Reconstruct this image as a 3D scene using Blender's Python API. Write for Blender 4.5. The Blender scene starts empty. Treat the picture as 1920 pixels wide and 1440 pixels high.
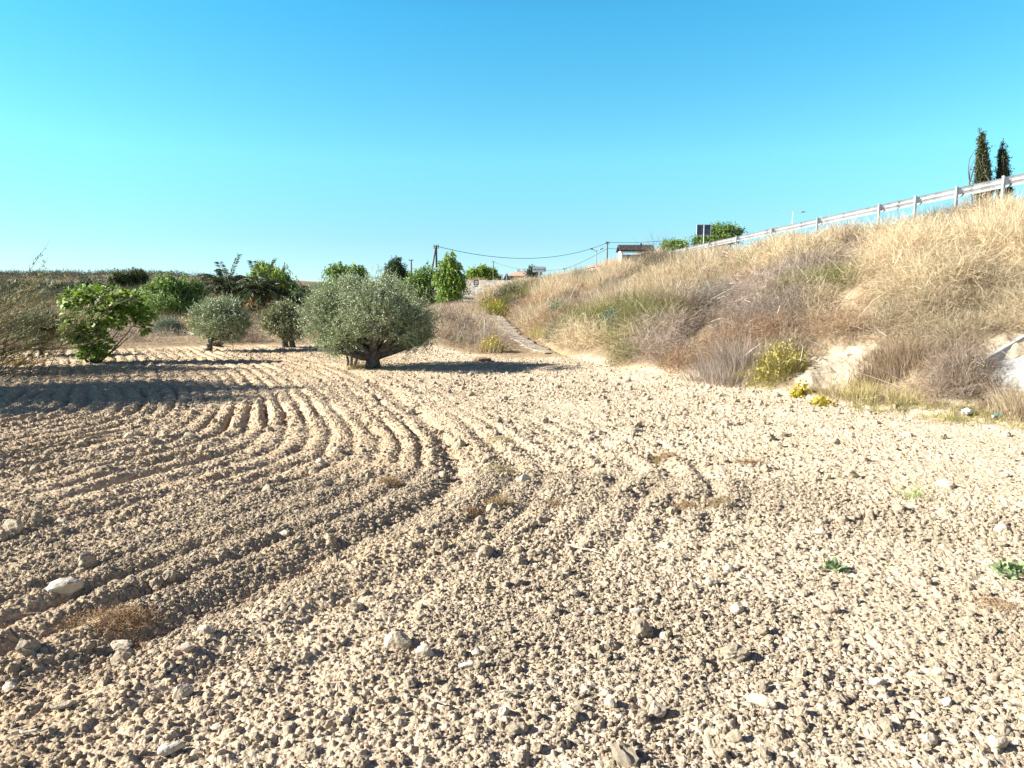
import bpy, math, random
import numpy as np
rng = np.random.default_rng(7)
random.seed(7)
R = math.radians

# ------------------------------------------------------------------ camera
F_PX, W_PX, H_PX = 1350.0, 1920.0, 1440.0
CAM_H = 1.65
PITCH = math.atan((720 - 545) / F_PX)
scn = bpy.context.scene
col = scn.collection
cd = bpy.data.cameras.new('camera')
cd.sensor_width = 36.0
cd.lens = F_PX / W_PX * 36.0
cd.clip_start = 0.05
cd.clip_end = 6000
cam = bpy.data.objects.new('camera', cd)
cam.location = (0, 0, CAM_H)
cam.rotation_euler = (math.pi / 2 - PITCH, 0, 0)
col.objects.link(cam)
scn.camera = cam

# ------------------------------------------------------------------ light
SUN_EL, SUN_AZ = R(27), R(-92)           # azimuth from +Y towards +X; the sun stands to the left
scn.view_settings.view_transform = 'Standard'
scn.view_settings.look = 'None'
scn.view_settings.exposure = 1.5
scn.view_settings.gamma = 1
wd = bpy.data.worlds.new("World")
scn.world = wd
wd.use_nodes = True
nt = wd.node_tree
sky = nt.nodes.new('ShaderNodeTexSky')
sky.sky_type = 'NISHITA'
sky.sun_disc = False
sky.sun_elevation = SUN_EL
sky.sun_rotation = SUN_AZ
sky.altitude = 0
sky.air_density = 0.6
sky.dust_density = 0.0
sky.ozone_density = 2.0
bg = nt.nodes['Background']
hs = nt.nodes.new('ShaderNodeMix')        # tints sky by height; unseen zenith dimmed and reddened to deepen shadows
hs.data_type = 'RGBA'
hs.blend_type = 'MULTIPLY'
hs.inputs[0].default_value = 1.0
wtc = nt.nodes.new('ShaderNodeTexCoord')
wsp = nt.nodes.new('ShaderNodeSeparateXYZ')
nt.links.new(wtc.outputs['Generated'], wsp.inputs[0])
wr = nt.nodes.new('ShaderNodeValToRGB')
SKY_TINT = ((0, (.52, .60, .66)), (.07, (.60, .79, .70)), (.17, (.70, 1.30, 1.0)), (.34, (.42, 1.44, 1.34)), (.40, (.46, 1.1, 1.1)), (.50, (.52, .42, .55)), (.8, (.55, .26, .42)))
while len(wr.color_ramp.elements) < len(SKY_TINT): wr.color_ramp.elements.new(.5)
for e_, (p_, c_) in zip(wr.color_ramp.elements, SKY_TINT):
    e_.position = p_; e_.color = (*[v / 1.5 for v in c_], 1)
nt.links.new(wsp.outputs[2], wr.inputs[0])
nt.links.new(wr.outputs[0], hs.inputs[7])
nt.links.new(sky.outputs[0], hs.inputs[6])
nt.links.new(hs.outputs[2], bg.inputs[0])
bg.inputs[1].default_value = 0.125
sl = bpy.data.lights.new('sun', 'SUN')
sl.energy = 5.0
sl.angle = R(0.55)
sl.color = (1.0, 0.99, 0.91)
so = bpy.data.objects.new('sun', sl)
S = np.array([math.sin(SUN_AZ) * math.cos(SUN_EL), math.cos(SUN_AZ) * math.cos(SUN_EL), math.sin(SUN_EL)])
from mathutils import Vector, Matrix
so.rotation_euler = Vector(S).to_track_quat('Z', 'Y').to_euler()
col.objects.link(so)
scn.cycles.max_bounces = 6
scn.cycles.diffuse_bounces = 3
scn.cycles.transparent_max_bounces = 4

# ------------------------------------------------------------------ numbers
def hsh(ix, iy, s):
    h = (ix.astype(np.int64) * 374761393 + iy.astype(np.int64) * 668265263 + s * 362437) & 0xffffffff
    h = ((h ^ (h >> 13)) * 1274126177) & 0xffffffff
    h = ((h ^ (h >> 15)) * 2246822519) & 0xffffffff
    h = h ^ (h >> 16)
    return (h & 0xffffff) / float(0x1000000)

def vn(x, y, s=0):
    x = np.asarray(x, float); y = np.asarray(y, float)
    ix = np.floor(x); iy = np.floor(y)
    fx = x - ix; fy = y - iy
    ux = fx * fx * (3 - 2 * fx); uy = fy * fy * (3 - 2 * fy)
    a = hsh(ix, iy, s); b = hsh(ix + 1, iy, s); c = hsh(ix, iy + 1, s); d = hsh(ix + 1, iy + 1, s)
    return (a + (b - a) * ux) * (1 - uy) + (c + (d - c) * ux) * uy

def fbm(x, y, s=0, o=4):
    t = 0; a = .5
    for k in range(o):
        t = t + a * vn(x * 2 ** k + 3.7 * k, y * 2 ** k - 1.3 * k, s + k)
        a *= .5
    return t / (1 - .5 ** o)

def sm(a, b, x):
    t = np.clip((x - a) / (b - a), 0, 1)
    return t * t * (3 - 2 * t)

def foot(y):
    return np.interp(y, [-30, 0, 5, 8.6, 9.6, 10.3, 12, 13.9, 15.9, 18.6, 24, 30, 41, 60, 80, 86, 100, 118, 140],
                     [13.5, 11.6, 8.7, 6.25, 5.4, 4.75, 4.1, 3.3, 2.05, 1.3, .85, .5, -.45, -2.3, -3.4, -3.6, -1.5, 6.0, 9.0])

def crestx(y):
    return 16.1 - .065 * np.clip(y, -60, 150)

def crestz(y):
    return np.interp(y, [-20, 22, 45, 60, 75, 95, 140], [4.40, 4.05, 3.85, 3.62, 3.25, 2.95, 2.8])

def baseh(x, y):
    return np.interp(y, [-50, 22, 80, 130, 400, 2000], [0, 0, .6, .9, 1.0, 1.0])

def bank_t(x, y):
    f = foot(y)
    return (x - f) / np.maximum(crestx(y) - f, .5)

def H0(x, y):
    """land form without clods"""
    x = np.asarray(x, float); y = np.asarray(y, float)
    b = baseh(x, y)
    t = np.clip(bank_t(x, y), 0, 1)
    p = np.interp(y, [0, 20, 45, 85], [1.0, .85, .66, .42])
    s = np.where(t > 0, np.maximum(t, 1e-6) ** p, 0)
    z = b + (crestz(y) - b) * s
    bankm = sm(0, .08, t) * (1 - sm(.93, 1, t))
    z = z + bankm * ((fbm(x * .55, y * .55, 11) - .5) * .9 + (fbm(x * 2.1, y * 2.1, 12) - .5) * .28)
    # hump of the verge between the field and the path
    z = z + .38 * np.exp(-((x + 2.6) / 1.9) ** 2) * sm(18.5, 24, y) * (1 - sm(48, 58, y)) * (x < foot(y))
    # terrace with the pale cutting
    z = z + 2.7 * sm(124, 131 + 3 * fbm(x * .2, y * 0, 5), y) * sm(-30, -20, x) * (1 - sm(0, 1, t))
    # far hill to the left, mound beyond the main road to the right
    z = z + 7.6 * sm(-95, -150, x + 22 * fbm(y * .01, x * .01, 3)) * sm(150, 330, y) * (.75 + .5 * fbm(x * .02, y * .01, 21))
    z = z + 9.5 * np.exp(-((x - 53) / 10) ** 2 - ((y - 62) / 12) ** 2)
    rough = sm(60, 200, np.hypot(x, y))
    z = z + rough * (fbm(x * .05, y * .05, 30) - .5) * 1.0 * (1 - sm(0, .4, t))
    # rough verge round the field
    z = z + sm(22.5, 27, y) * (1 - sm(55, 62, y)) * (x < -5) * (fbm(x * .7, y * .7, 8) - .45) * .35
    return z

def field_mask(x, y):
    edge = np.interp(x, [-22, -13, -9, -4.5, -2.1, -.1, 1.2, 3, 6], [17.5, 19.5, 21.5, 22.3, 20.2, 17.7, 17.6, 16.5, 16])
    e = edge + (fbm(x * .9, y * .9, 44) - .5) * .8
    return (1 - sm(-.2, .7, y - e)) * (1 - sm(-.05, .35, x - foot(y) + (fbm(x * 1.3, y * 1.3, 45) - .5) * .5))

def furrow(x, y):
    ya = 6.4 + .6 * np.clip(-.65 - x, 0, 5)
    d = y - ya
    g = np.where(d > 0, (.34 + .06 * np.clip(-.65 - x, 0, 5)) * (np.sqrt(d * d + 1.2) - 1.095), .40 * (np.sqrt(d * d + .5) - .707))
    u = x + g + (fbm(x * .6, y * .4, 60) - .5) * .26 + (fbm(x * 3.1, y * 2.1, 62) - .5) * .07
    left = 1 - .75 * sm(-.95, -.55, u)
    left = left * (1 - sm(.3, 1.2, u))
    right = (1 - sm(1.7, 2.9, u)) * sm(-.6, .4, u) * sm(3.6, 5, y) * (1 - sm(8, 10, y))
    along = fbm(x * 1.6 + 4, y * 1.3, 63)
    amp = left * (.052 + .035 * fbm(x * .5, y * .5, 61)) * np.clip(2.2 * along - .25, .35, 1.4) * (1 - .45 * sm(8, 13, y)) * .88 + right * .020
    ph = u / .285
    dph = ph - np.floor(ph + .5)
    wg = .20 + .06 * hsh(np.floor(ph + .5), np.floor(ph * 0), 71)
    w = 1 - np.exp(-(dph / wg) ** 2)
    k = hsh(np.floor(ph + .5), np.floor(ph * 0), 70)
    edge = np.exp(-((u + .50) / .12) ** 2) - .45 * np.exp(-((u + .22) / .12) ** 2)                     # the deep last furrow
    swirl = np.hypot((x - .55) * 1.0, (y - 6.6) * .8)
    w2 = np.cos(2 * math.pi * swirl / .36) * np.exp(-(swirl / 1.7) ** 4) * sm(0, .5, x)
    return amp * (w - .6) * (.45 + .9 * k) - .075 * edge * sm(2.2, 3.2, y) * (1 - .6 * sm(6.5, 9, y)) * (.6 + .7 * fbm(x * 1.3, y * 1.3, 64)) + .018 * w2

def domes(x, y, cell, rmin, rmax, prob, s, squash=.8):
    out = np.zeros_like(x)
    ix = np.floor(x / cell); iy = np.floor(y / cell)
    for dx in (-1, 0, 1):
        for dy in (-1, 0, 1):
            jx = ix + dx; jy = iy + dy
            cx = (jx + hsh(jx, jy, s)) * cell; cy = (jy + hsh(jx, jy, s + 1)) * cell
            r = (rmin + (rmax - rmin) * hsh(jx, jy, s + 2) ** 2) * cell
            on = hsh(jx, jy, s + 3) < prob
            ang = hsh(jx, jy, s + 4) * math.pi
            ex, ey = x - cx, y - cy
            a = ex * np.cos(ang) + ey * np.sin(ang); b_ = -ex * np.sin(ang) + ey * np.cos(ang)
            d2 = (a * a + b_ * b_ * 1.7) / (r * r)
            out = np.maximum(out, np.where(on, np.sqrt(np.clip(1 - d2, 0, 1)) * r * squash, 0))
    return out

def clods(x, y):
    jx = x + (vn(x * 31, y * 31, 90) - .5) * .018
    jy = y + (vn(x * 31, y * 31, 91) - .5) * .018
    smooth_r = sm(2.5, 6, x - .35 * (y - 6)) * sm(4.5, 8, y)    # finer, flatter soil near the bank
    pat = .40 + 1.15 * sm(.32, .68, fbm(x * 1.1, y * 1.1, 93))
    a = domes(jx, jy, .038, .20, .60, .9, 100, .75) * (1 - .50 * smooth_r) * (.6 + .4 * pat)
    b = domes(jx, jy, .095, .10, .40, .34, 110, .6) * (1 - .75 * smooth_r) * pat
    c = domes(jx, jy, .40, .05, .17, .30, 120, .6) * (1 - .6 * smooth_r) * pat
    return np.maximum(np.maximum(a, b), c) + (fbm(x * 9, y * 9, 95) - .5) * .03 + (fbm(x * 55, y * 55, 96, 2) - .5) * .010

def H(x, y):
    x = np.asarray(x, float); y = np.asarray(y, float)
    m = field_mask(x, y)
    return H0(x, y) + m * furrow(x, y)

def hz(x, y):
    return float(H(np.array([x]), np.array([y]))[0])

def ray(px, py):
    c, s = math.cos(PITCH), math.sin(PITCH)
    v = (720 - py) / F_PX
    return np.array([(px - 960) / F_PX, c + v * s, -s + v * c])

def at(px, py, Y):
    """the point seen at a photo pixel on the plane Y metres ahead"""
    d = ray(px, py)
    t = Y / d[1]
    return d * t + np.array([0, 0, CAM_H])

def hit(px, py, ymax=140.):
    """the point of the land seen at a photo pixel"""
    d = ray(px, py)
    ys = np.geomspace(1.5, ymax, 900)
    t = ys / d[1]
    X = d[0] * t; Zr = CAM_H + d[2] * t
    g = H(X, ys)
    k = np.argmax(Zr <= g)
    if not (Zr <= g).any(): k = len(ys) - 1
    return np.array([X[k], ys[k], g[k]])

# ------------------------------------------------------------------ materials
def mat(name, color=(.5, .5, .5), rough=.8, attr=None, noise=None, spec=.3, metal=0, transl=0, bump=None, coord='Object'):
    m = bpy.data.materials.new(name)
    m.use_nodes = True
    n = m.node_tree.nodes; l = m.node_tree.links
    b = n['Principled BSDF']
    b.inputs['Roughness'].default_value = rough
    b.inputs['Specular IOR Level'].default_value = spec
    b.inputs['Metallic'].default_value = metal
    tc = n.new('ShaderNodeTexCoord')
    src = None
    if attr:
        a = n.new('ShaderNodeAttribute'); a.attribute_name = attr
        src = a.outputs['Color']
    if noise:                      # (scale, colour2, low, high)
        nz = n.new('ShaderNodeTexNoise'); nz.inputs['Scale'].default_value = noise[0]; nz.inputs['Detail'].default_value = 6
        l.new(tc.outputs[coord], nz.inputs['Vector'])
        cr = n.new('ShaderNodeMapRange'); cr.inputs[1].default_value = noise[2]; cr.inputs[2].default_value = noise[3]
        l.new(nz.outputs[0], cr.inputs[0])
        mx = n.new('ShaderNodeMix'); mx.data_type = 'RGBA'
        mx.inputs[6].default_value = (*color, 1); mx.inputs[7].default_value = (*noise[1], 1)
        l.new(cr.outputs[0], mx.inputs[0])
        if src is not None: l.new(src, mx.inputs[6])
        src = mx.outputs[2]
    if src is not None: l.new(src, b.inputs['Base Color'])
    else: b.inputs['Base Color'].default_value = (*color, 1)
    if bump:                       # (scale, strength, distance)
        nz = n.new('ShaderNodeTexNoise'); nz.inputs['Scale'].default_value = bump[0]; nz.inputs['Detail'].default_value = 8
        l.new(tc.outputs[coord], nz.inputs['Vector'])
        bp = n.new('ShaderNodeBump'); bp.inputs['Strength'].default_value = bump[1]; bp.inputs['Distance'].default_value = bump[2]
        l.new(nz.outputs[0], bp.inputs['Height']); l.new(bp.outputs[0], b.inputs['Normal'])
    if transl:
        tr = n.new('ShaderNodeBsdfTranslucent')
        if src is not None: l.new(src, tr.inputs[0])
        else: tr.inputs[0].default_value = (*color, 1)
        mxs = n.new('ShaderNodeMixShader'); mxs.inputs[0].default_value = transl
        l.new(b.outputs[0], mxs.inputs[1]); l.new(tr.outputs[0], mxs.inputs[2])
        l.new(mxs.outputs[0], n['Material Output'].inputs['Surface'])
    return m

M_leaf = mat('leaf', attr='tint', rough=.5, spec=.35, transl=.28)
M_olive = mat('olive_leaf', attr='tint', rough=.42, spec=.5, transl=.12)
M_dry = mat('dry_stem', attr='tint', rough=.8, spec=.15, transl=.2)
M_bark = mat('bark', (.15, .125, .105), .9, noise=(14, (.06, .05, .042), .4, .62), bump=(30, .9, .03))
M_palmbark = mat('palm_bark', (.10, .07, .05), .95, noise=(9, (.04, .03, .02), .4, .6), bump=(18, 1, .05))
M_stone = mat('stone', (.52, .43, .33), .9, noise=(9, (.38, .30, .22), .4, .65), bump=(25, .6, .02))
M_white_stone = mat('white_stone', (.56, .48, .385), .85, noise=(12, (.40, .32, .23), .45, .7), bump=(22, .5, .02))
M_steel = mat('galvanised_steel', (.40, .41, .42), .45, metal=.35, noise=(2.2, (.27, .265, .26), .45, .7), spec=.4)
M_post = mat('post_steel', (.42, .43, .44), .5, metal=.4, noise=(8, (.30, .29, .28), .5, .7))
M_signback = mat('sign_back', (.115, .13, .17), .5, noise=(5, (.085, .095, .125), .4, .7))
M_signwhite = mat('sign_white', (.8, .8, .8), .5, noise=(3, (.70, .70, .69), .5, .8))
M_signblack = mat('sign_black', (.02, .02, .03), .5)
M_signgrey = mat('sign_grey', (.35, .35, .38), .5)
M_red = mat('sign_red', (.45, .03, .03), .5)
M_wall = mat('rendered_wall', (.30, .27, .27), .9, noise=(1.5, (.2, .17, .17), .4, .7), bump=(20, .3, .02))
M_cream = mat('cream_wall', (.72, .66, .52), .9, noise=(1.0, (.60, .53, .40), .45, .7), bump=(20, .2, .02))
M_whitewall = mat('white_wall', (.78, .77, .74), .9, noise=(1.0, (.66, .64, .6), .45, .7))
M_tile = mat('roof_tile', (.46, .25, .17), .9, noise=(2.5, (.55, .38, .28), .35, .7), bump=(14, .4, .03))
M_oldtile = mat('old_roof_tile', (.06, .05, .048), .9, noise=(3.5, (.17, .13, .115), .5, .75), bump=(14, .5, .03))
M_dark = mat('dark_glass', (.04, .045, .05), .2, spec=.5)
M_wood = mat('pole_wood', (.12, .095, .075), .9, noise=(10, (.2, .17, .14), .4, .7))
M_wire = mat('wire', (.03, .03, .03), .6)
M_concrete = mat('concrete', (.40, .385, .36), .9, noise=(4, (.27, .25, .22), .45, .7), bump=(40, .4, .01))
M_asphalt = mat('asphalt', (.06, .058, .056), .9, noise=(20, (.085, .08, .075), .4, .7), bump=(120, .4, .01))
M_plastic = mat('plastic', (.75, .75, .76), .35, noise=(9, (.6, .62, .65), .5, .7))
M_teal = mat('teal_plastic', (.04, .20, .22), .35)

def ground_material():
    m = bpy.data.materials.new('soil')
    m.use_nodes = True
    n = m.node_tree.nodes; l = m.node_tree.links
    b = n['Principled BSDF']; b.inputs['Roughness'].default_value = .95; b.inputs['Specular IOR Level'].default_value = .1
    tc = n.new('ShaderNodeTexCoord')
    at_ = n.new('ShaderNodeAttribute'); at_.attribute_name = 'tint'
    def noise(scale, det=5):
        k = n.new('ShaderNodeTexNoise'); k.inputs['Scale'].default_value = scale; k.inputs['Detail'].default_value = det
        l.new(tc.outputs['Object'], k.inputs['Vector']); return k
    def mul(a, f, lo, hi, c1, c2):
        mr = n.new('ShaderNodeMapRange'); mr.inputs[1].default_value = lo; mr.inputs[2].default_value = hi
        l.new(f, mr.inputs[0])
        x = n.new('ShaderNodeMix'); x.data_type = 'RGBA'; x.inputs[6].default_value = (*c1, 1); x.inputs[7].default_value = (*c2, 1)
        l.new(mr.outputs[0], x.inputs[0])
        y = n.new('ShaderNodeMix'); y.data_type = 'RGBA'; y.blend_type = 'MULTIPLY'; y.inputs[0].default_value = 1
        l.new(a, y.inputs[6]); l.new(x.outputs[2], y.inputs[7]); return y.outputs[2]
    c = mul(at_.outputs['Color'], noise(28).outputs[0], .3, .7, (.8, .78, .76), (1.12, 1.12, 1.12))
    c = mul(c, noise(1.1).outputs[0], .35, .65, (.9, .88, .85), (1.06, 1.06, 1.06))
    vo = n.new('ShaderNodeTexVoronoi'); vo.inputs['Scale'].default_value = 40
    l.new(tc.outputs['Object'], vo.inputs['Vector'])
    sp = n.new('ShaderNodeSeparateColor'); l.new(vo.outputs['Color'], sp.inputs[0])
    c = mul(c, sp.outputs[0], .0, 1., (.86, .84, .82), (1.14, 1.13, 1.12))
    l.new(c, b.inputs['Base Color'])
    bp = n.new('ShaderNodeBump'); bp.inputs['Strength'].default_value = .9; bp.inputs['Distance'].default_value = .012
    l.new(noise(70, 6).outputs[0], bp.inputs['Height'])
    l.new(bp.outputs[0], b.inputs['Normal'])
    return m
M_soil = ground_material()
M_clod = mat('clod_soil', (.53, .43, .315), .95, noise=(2.2, (.39, .30, .21), .35, .65), spec=.1, bump=(60, .7, .01))

# ------------------------------------------------------------------ mesh helpers
def mesh_np(name, V, loops, sizes, m, tint=None, parent=None, smooth=False, loc=None):
    me = bpy.data.meshes.new(name)
    V = np.asarray(V, np.float32)
    loops = np.asarray(loops, np.int32).ravel(); sizes = np.asarray(sizes, np.int32)
    me.vertices.add(len(V)); me.vertices.foreach_set('co', V.ravel())
    me.loops.add(len(loops)); me.loops.foreach_set('vertex_index', loops)
    me.polygons.add(len(sizes))
    st = np.zeros(len(sizes), np.int32); st[1:] = np.cumsum(sizes)[:-1]
    me.polygons.foreach_set('loop_start', st)
    try: me.polygons.foreach_set('loop_total', sizes)
    except Exception: pass
    me.polygons.foreach_set('use_smooth', np.full(len(sizes), smooth))
    if tint is not None:
        a = me.color_attributes.new('tint', 'FLOAT_COLOR', 'POINT')
        t = np.ones((len(V), 4), np.float32); t[:, :3] = tint
        a.data.foreach_set('color', t.ravel())
    me.update(calc_edges=True)
    if m is not None: me.materials.append(m)
    o = bpy.data.objects.new(name, me)
    col.objects.link(o)
    if parent is not None: o.parent = parent
    if loc is not None: o.location = loc
    return o

def tag(o, label=None, cat=None, group=None, kind=None):
    if label: o['label'] = label
    if cat: o['category'] = cat
    if group: o['group'] = group
    if kind: o['kind'] = kind
    return o

def thing(name, label, cat, loc, group=None, rz=0):
    o = bpy.data.objects.new(name, None)
    o.location = tuple(float(v) for v in loc); o.rotation_euler = (0, 0, rz)
    o.empty_display_size = .2
    col.objects.link(o)
    return tag(o, label, cat, group)

def unit(a):
    return a / np.maximum(np.linalg.norm(a, axis=-1, keepdims=True), 1e-9)

class Acc:
    """collects vertices, faces and tints of one mesh"""
    def __init__(s): s.V = []; s.L = []; s.S = []; s.T = []; s.n = 0
    def add(s, V, L, S, T=None):
        V = np.asarray(V, float)
        s.V.append(V); s.L.append(np.asarray(L).ravel() + s.n); s.S.append(np.asarray(S).ravel())
        s.T.append(np.broadcast_to(np.asarray((.5, .5, .5) if T is None else T, float), (len(V), 3)))
        s.n += len(V)
    def build(s, name, m, parent=None, smooth=False, tint=True):
        return mesh_np(name, np.vstack(s.V), np.concatenate(s.L), np.concatenate(s.S), m,
                       np.vstack(s.T) if tint else None, parent, smooth)
    def box(s, c, d, rz=0, T=None):
        c = np.asarray(c, float); d = np.asarray(d, float) / 2
        P = np.array([[x, y, z] for x in (-1, 1) for y in (-1, 1) for z in (-1, 1)], float) * d
        k, q = math.cos(rz), math.sin(rz)
        P = np.stack([P[:, 0] * k - P[:, 1] * q, P[:, 0] * q + P[:, 1] * k, P[:, 2]], 1) + c
        s.add(P, [0, 1, 3, 2, 4, 6, 7, 5, 0, 4, 5, 1, 2, 3, 7, 6, 0, 2, 6, 4, 1, 5, 7, 3], [4] * 6, T)
    def tube(s, pts, rad, k=7, T=None, cap=True):
        pts = np.asarray(pts, float); n = len(pts); rad = np.broadcast_to(np.asarray(rad, float), (n,))
        d = unit(np.gradient(pts, axis=0))
        ref = np.array([.13, .2, .97]) if abs(d[0][2]) < .9 else np.array([1., .1, 0])
        u = unit(np.cross(d, ref)); v = np.cross(d, u)
        a = np.linspace(0, 2 * math.pi, k, endpoint=False)
        V = pts[:, None] + rad[:, None, None] * (np.cos(a)[None, :, None] * u[:, None] + np.sin(a)[None, :, None] * v[:, None])
        L = []; S = []
        for i in range(n - 1):
            for j in range(k):
                L += [i * k + j, i * k + (j + 1) % k, (i + 1) * k + (j + 1) % k, (i + 1) * k + j]; S.append(4)
        if cap:
            L += list(range(k))[::-1] + [(n - 1) * k + j for j in range(k)]; S += [k, k]
        s.add(V.reshape(-1, 3), L, S, T)
    def poly(s, P, T=None):
        s.add(P, list(range(len(P))), [len(P)], T)
    def slab(s, P2, y0, y1, T=None):
        """outline in x,z made solid between y0 and y1"""
        n = len(P2)
        V = [(p[0], y0, p[1]) for p in P2] + [(p[0], y1, p[1]) for p in P2]
        L = list(range(n)) + list(range(2 * n - 1, n - 1, -1)); S = [n, n]
        for i in range(n):
            j = (i + 1) % n
            L += [i, i + n, j + n, j]; S.append(4)
        s.add(V, L, S, T)

def jit(c, n, v=.18, hue=.05):
    c = np.asarray(c, float)
    k = 1 + rng.normal(0, v, (n, 1))
    return np.clip(c * k * (1 + rng.normal(0, hue, (n, 3))), .01, .95)

def rdir(n):
    return unit(rng.normal(size=(n, 3)))

def blades(acc, P, D, L, Wd, T, bend=.25, segs=3):
    """thin curved stems; P base, D direction"""
    n = len(P); L = np.broadcast_to(L, (n,))[:, None]; Wd = np.broadcast_to(Wd, (n,))[:, None]
    side = unit(np.cross(D, rdir(n)))
    bv = rdir(n) * bend * L; bv[:, 2] -= bend * L[:, 0] * .5
    if segs == 3:
        m = P + D * L * .5 + bv * .25; t = P + D * L + bv
        V = np.stack([P - side * Wd, P + side * Wd, m - side * Wd * .8, m + side * Wd * .8, t], 1)
        o = np.arange(n)[:, None] * 5
        Lq = np.concatenate([o + [0, 1, 3, 2], o + [2, 3, 4]], 1)
        S = np.tile([4, 3], n); k = 5
    else:
        t = P + D * L + bv
        V = np.stack([P - side * Wd, P + side * Wd, t], 1)
        Lq = np.arange(n * 3); S = np.full(n, 3); k = 3
    acc.add(V.reshape(-1, 3), Lq.ravel(), S, np.repeat(T, k, 0))

def leaves(acc, P, D, L, Wd, T, nrm=None):
    """lens shaped leaves with a slight fold"""
    n = len(P); L = np.broadcast_to(L, (n,))[:, None]; Wd = np.broadcast_to(Wd, (n,))[:, None]
    side = unit(np.cross(D, rdir(n) if nrm is None else nrm + .35 * rdir(n)))
    m = P + D * L * .45 + np.cross(side, D) * Wd * .25
    V = np.stack([P, m - side * Wd, P + D * L, m + side * Wd], 1)
    acc.add(V.reshape(-1, 3), np.arange(n * 4), np.full(n, 4), np.repeat(T, 4, 0))

BARE = ((1568, 690, .55), (1545, 712, .45), (1600, 672, .40), (1700, 448, .7), (1672, 452, .4), (1268, 566, .6), (1300, 563, .4),
        (1890, 690, .5), (1905, 650, .45), (1850, 735, .35), (1890, 720, .4), (1800, 750, .25), (1080, 570, .5), (1188, 560, .3))
# ------------------------------------------------------------------ ground sheet
th = np.concatenate([np.linspace(-180, -46, 55)[:-1], np.linspace(-46, -39, 60)[:-1], np.linspace(-39, 39, 1150)[:-1], np.linspace(39, 46, 60)[:-1], np.linspace(46, 180, 56)])
th = np.radians(th)
rr = [.25, .6, 1.0, 1.4, 1.7]
r_ = 1.9
while r_ < 2600:
    rr.append(r_)
    r_ += .009 if r_ < 5 else (.014 if r_ < 9 else (.026 if r_ < 16 else (.05 if r_ < 26 else r_ * .012)))
rr = np.array(rr)
TH, RR = np.meshgrid(th, rr)
X = (RR * np.sin(TH)).ravel(); Y = (RR * np.cos(TH)).ravel()
Zg = H(X, Y)
fm = field_mask(X, Y)
sel = (fm > .01) & (np.hypot(X, Y) < 27) & (Y > -3)
Zc = np.zeros_like(X)
Zc[sel] = clods(X[sel], Y[sel])
Zg = Zg + fm * Zc
nf = (~sel) & (np.hypot(X, Y) < 60)
Zg[nf] += (fbm(X[nf] * 6, Y[nf] * 6, 97, 3) - .5) * .05
bt = bank_t(X, Y)
soil_a = np.array([.565, .465, .345]); soil_b = np.array([.465, .37, .262])
k = fbm(X * .35, Y * .35, 200)[:, None]
tint = soil_a * k + soil_b * (1 - k)
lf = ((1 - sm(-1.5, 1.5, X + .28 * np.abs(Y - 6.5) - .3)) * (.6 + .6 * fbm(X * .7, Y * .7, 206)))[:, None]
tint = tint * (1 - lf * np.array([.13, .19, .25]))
# dry brown weeds ground colour beyond the field, pale stony soil on the bank
off = (1 - fm)[:, None]
verge = np.array([.28, .20, .12]); far = np.array([.33, .26, .17]); bankc = np.array([.27, .20, .13])
kv = fbm(X * .8, Y * .8, 201)[:, None]
vcol = verge * kv + np.array([.42, .32, .20]) * (1 - kv)
fd = sm(60, 200, np.hypot(X, Y))[:, None]
vcol = vcol * (1 - fd) + fd * (far * (.6 + .7 * fbm(X * .06, Y * .12, 202)[:, None]))
bk = sm(0, .03, bt)[:, None]
vcol = vcol * (1 - bk) + bk * (bankc * (.75 + .5 * fbm(X * 1.2, Y * 1.2, 203)[:, None]))
barew = np.zeros(len(X))
for px, py, rad in BARE:
    p_ = hit(px, py); nb = (np.abs(X - p_[0]) < rad * 2) & (np.abs(Y - p_[1]) < rad * 2)
    barew[nb] = np.maximum(barew[nb], 1 - sm(rad * .7, rad * 1.2, np.hypot(X[nb] - p_[0], Y[nb] - p_[1]) + .5 * rad * (fbm(X[nb] * 3, Y[nb] * 3, 205) - .5)))
barew = barew[:, None]; vcol = vcol * (1 - barew) + barew * np.array([.50, .41, .305]) * (.75 + .4 * fbm(X * 5, Y * 5, 207)[:, None])
cut = (sm(122, 124, Y) * (1 - sm(131, 134, Y)) * sm(-22, -16, X) * (X < 5))[:, None]
vcol = vcol * (1 - cut) + cut * np.array([.50, .45, .38]) * (.7 + .35 * fbm(X * .5, Zg * 1.3, 204)[:, None])
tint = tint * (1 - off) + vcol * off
nr, nc = RR.shape
ii = (np.arange(nr - 1)[:, None] * nc + np.arange(nc - 1)[None, :]).ravel()
Q = np.stack([ii, ii + 1, ii + nc + 1, ii + nc], 1)[:, ::-1]
V = np.stack([X, Y, Zg], 1)
V = np.vstack([V, [[0, 0, float(Zg[:nc].mean())]]])
tint = np.vstack([tint, soil_a])
cen = np.stack([np.arange(nc - 1), np.arange(nc - 1) + 1, np.full(nc - 1, len(V) - 1)], 1)
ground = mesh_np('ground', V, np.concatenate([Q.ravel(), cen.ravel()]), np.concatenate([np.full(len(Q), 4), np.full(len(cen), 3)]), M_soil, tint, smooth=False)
tag(ground, kind='structure')
del X, Y, Zg, TH, RR, V, tint, Q, vcol, k, kv, bk, off, fd, cut

def top(x, y):
    """surface of the ground sheet, clods included"""
    x = np.atleast_1d(np.asarray(x, float)); y = np.atleast_1d(np.asarray(y, float))
    return H(x, y) + field_mask(x, y) * clods(x, y)

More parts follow.
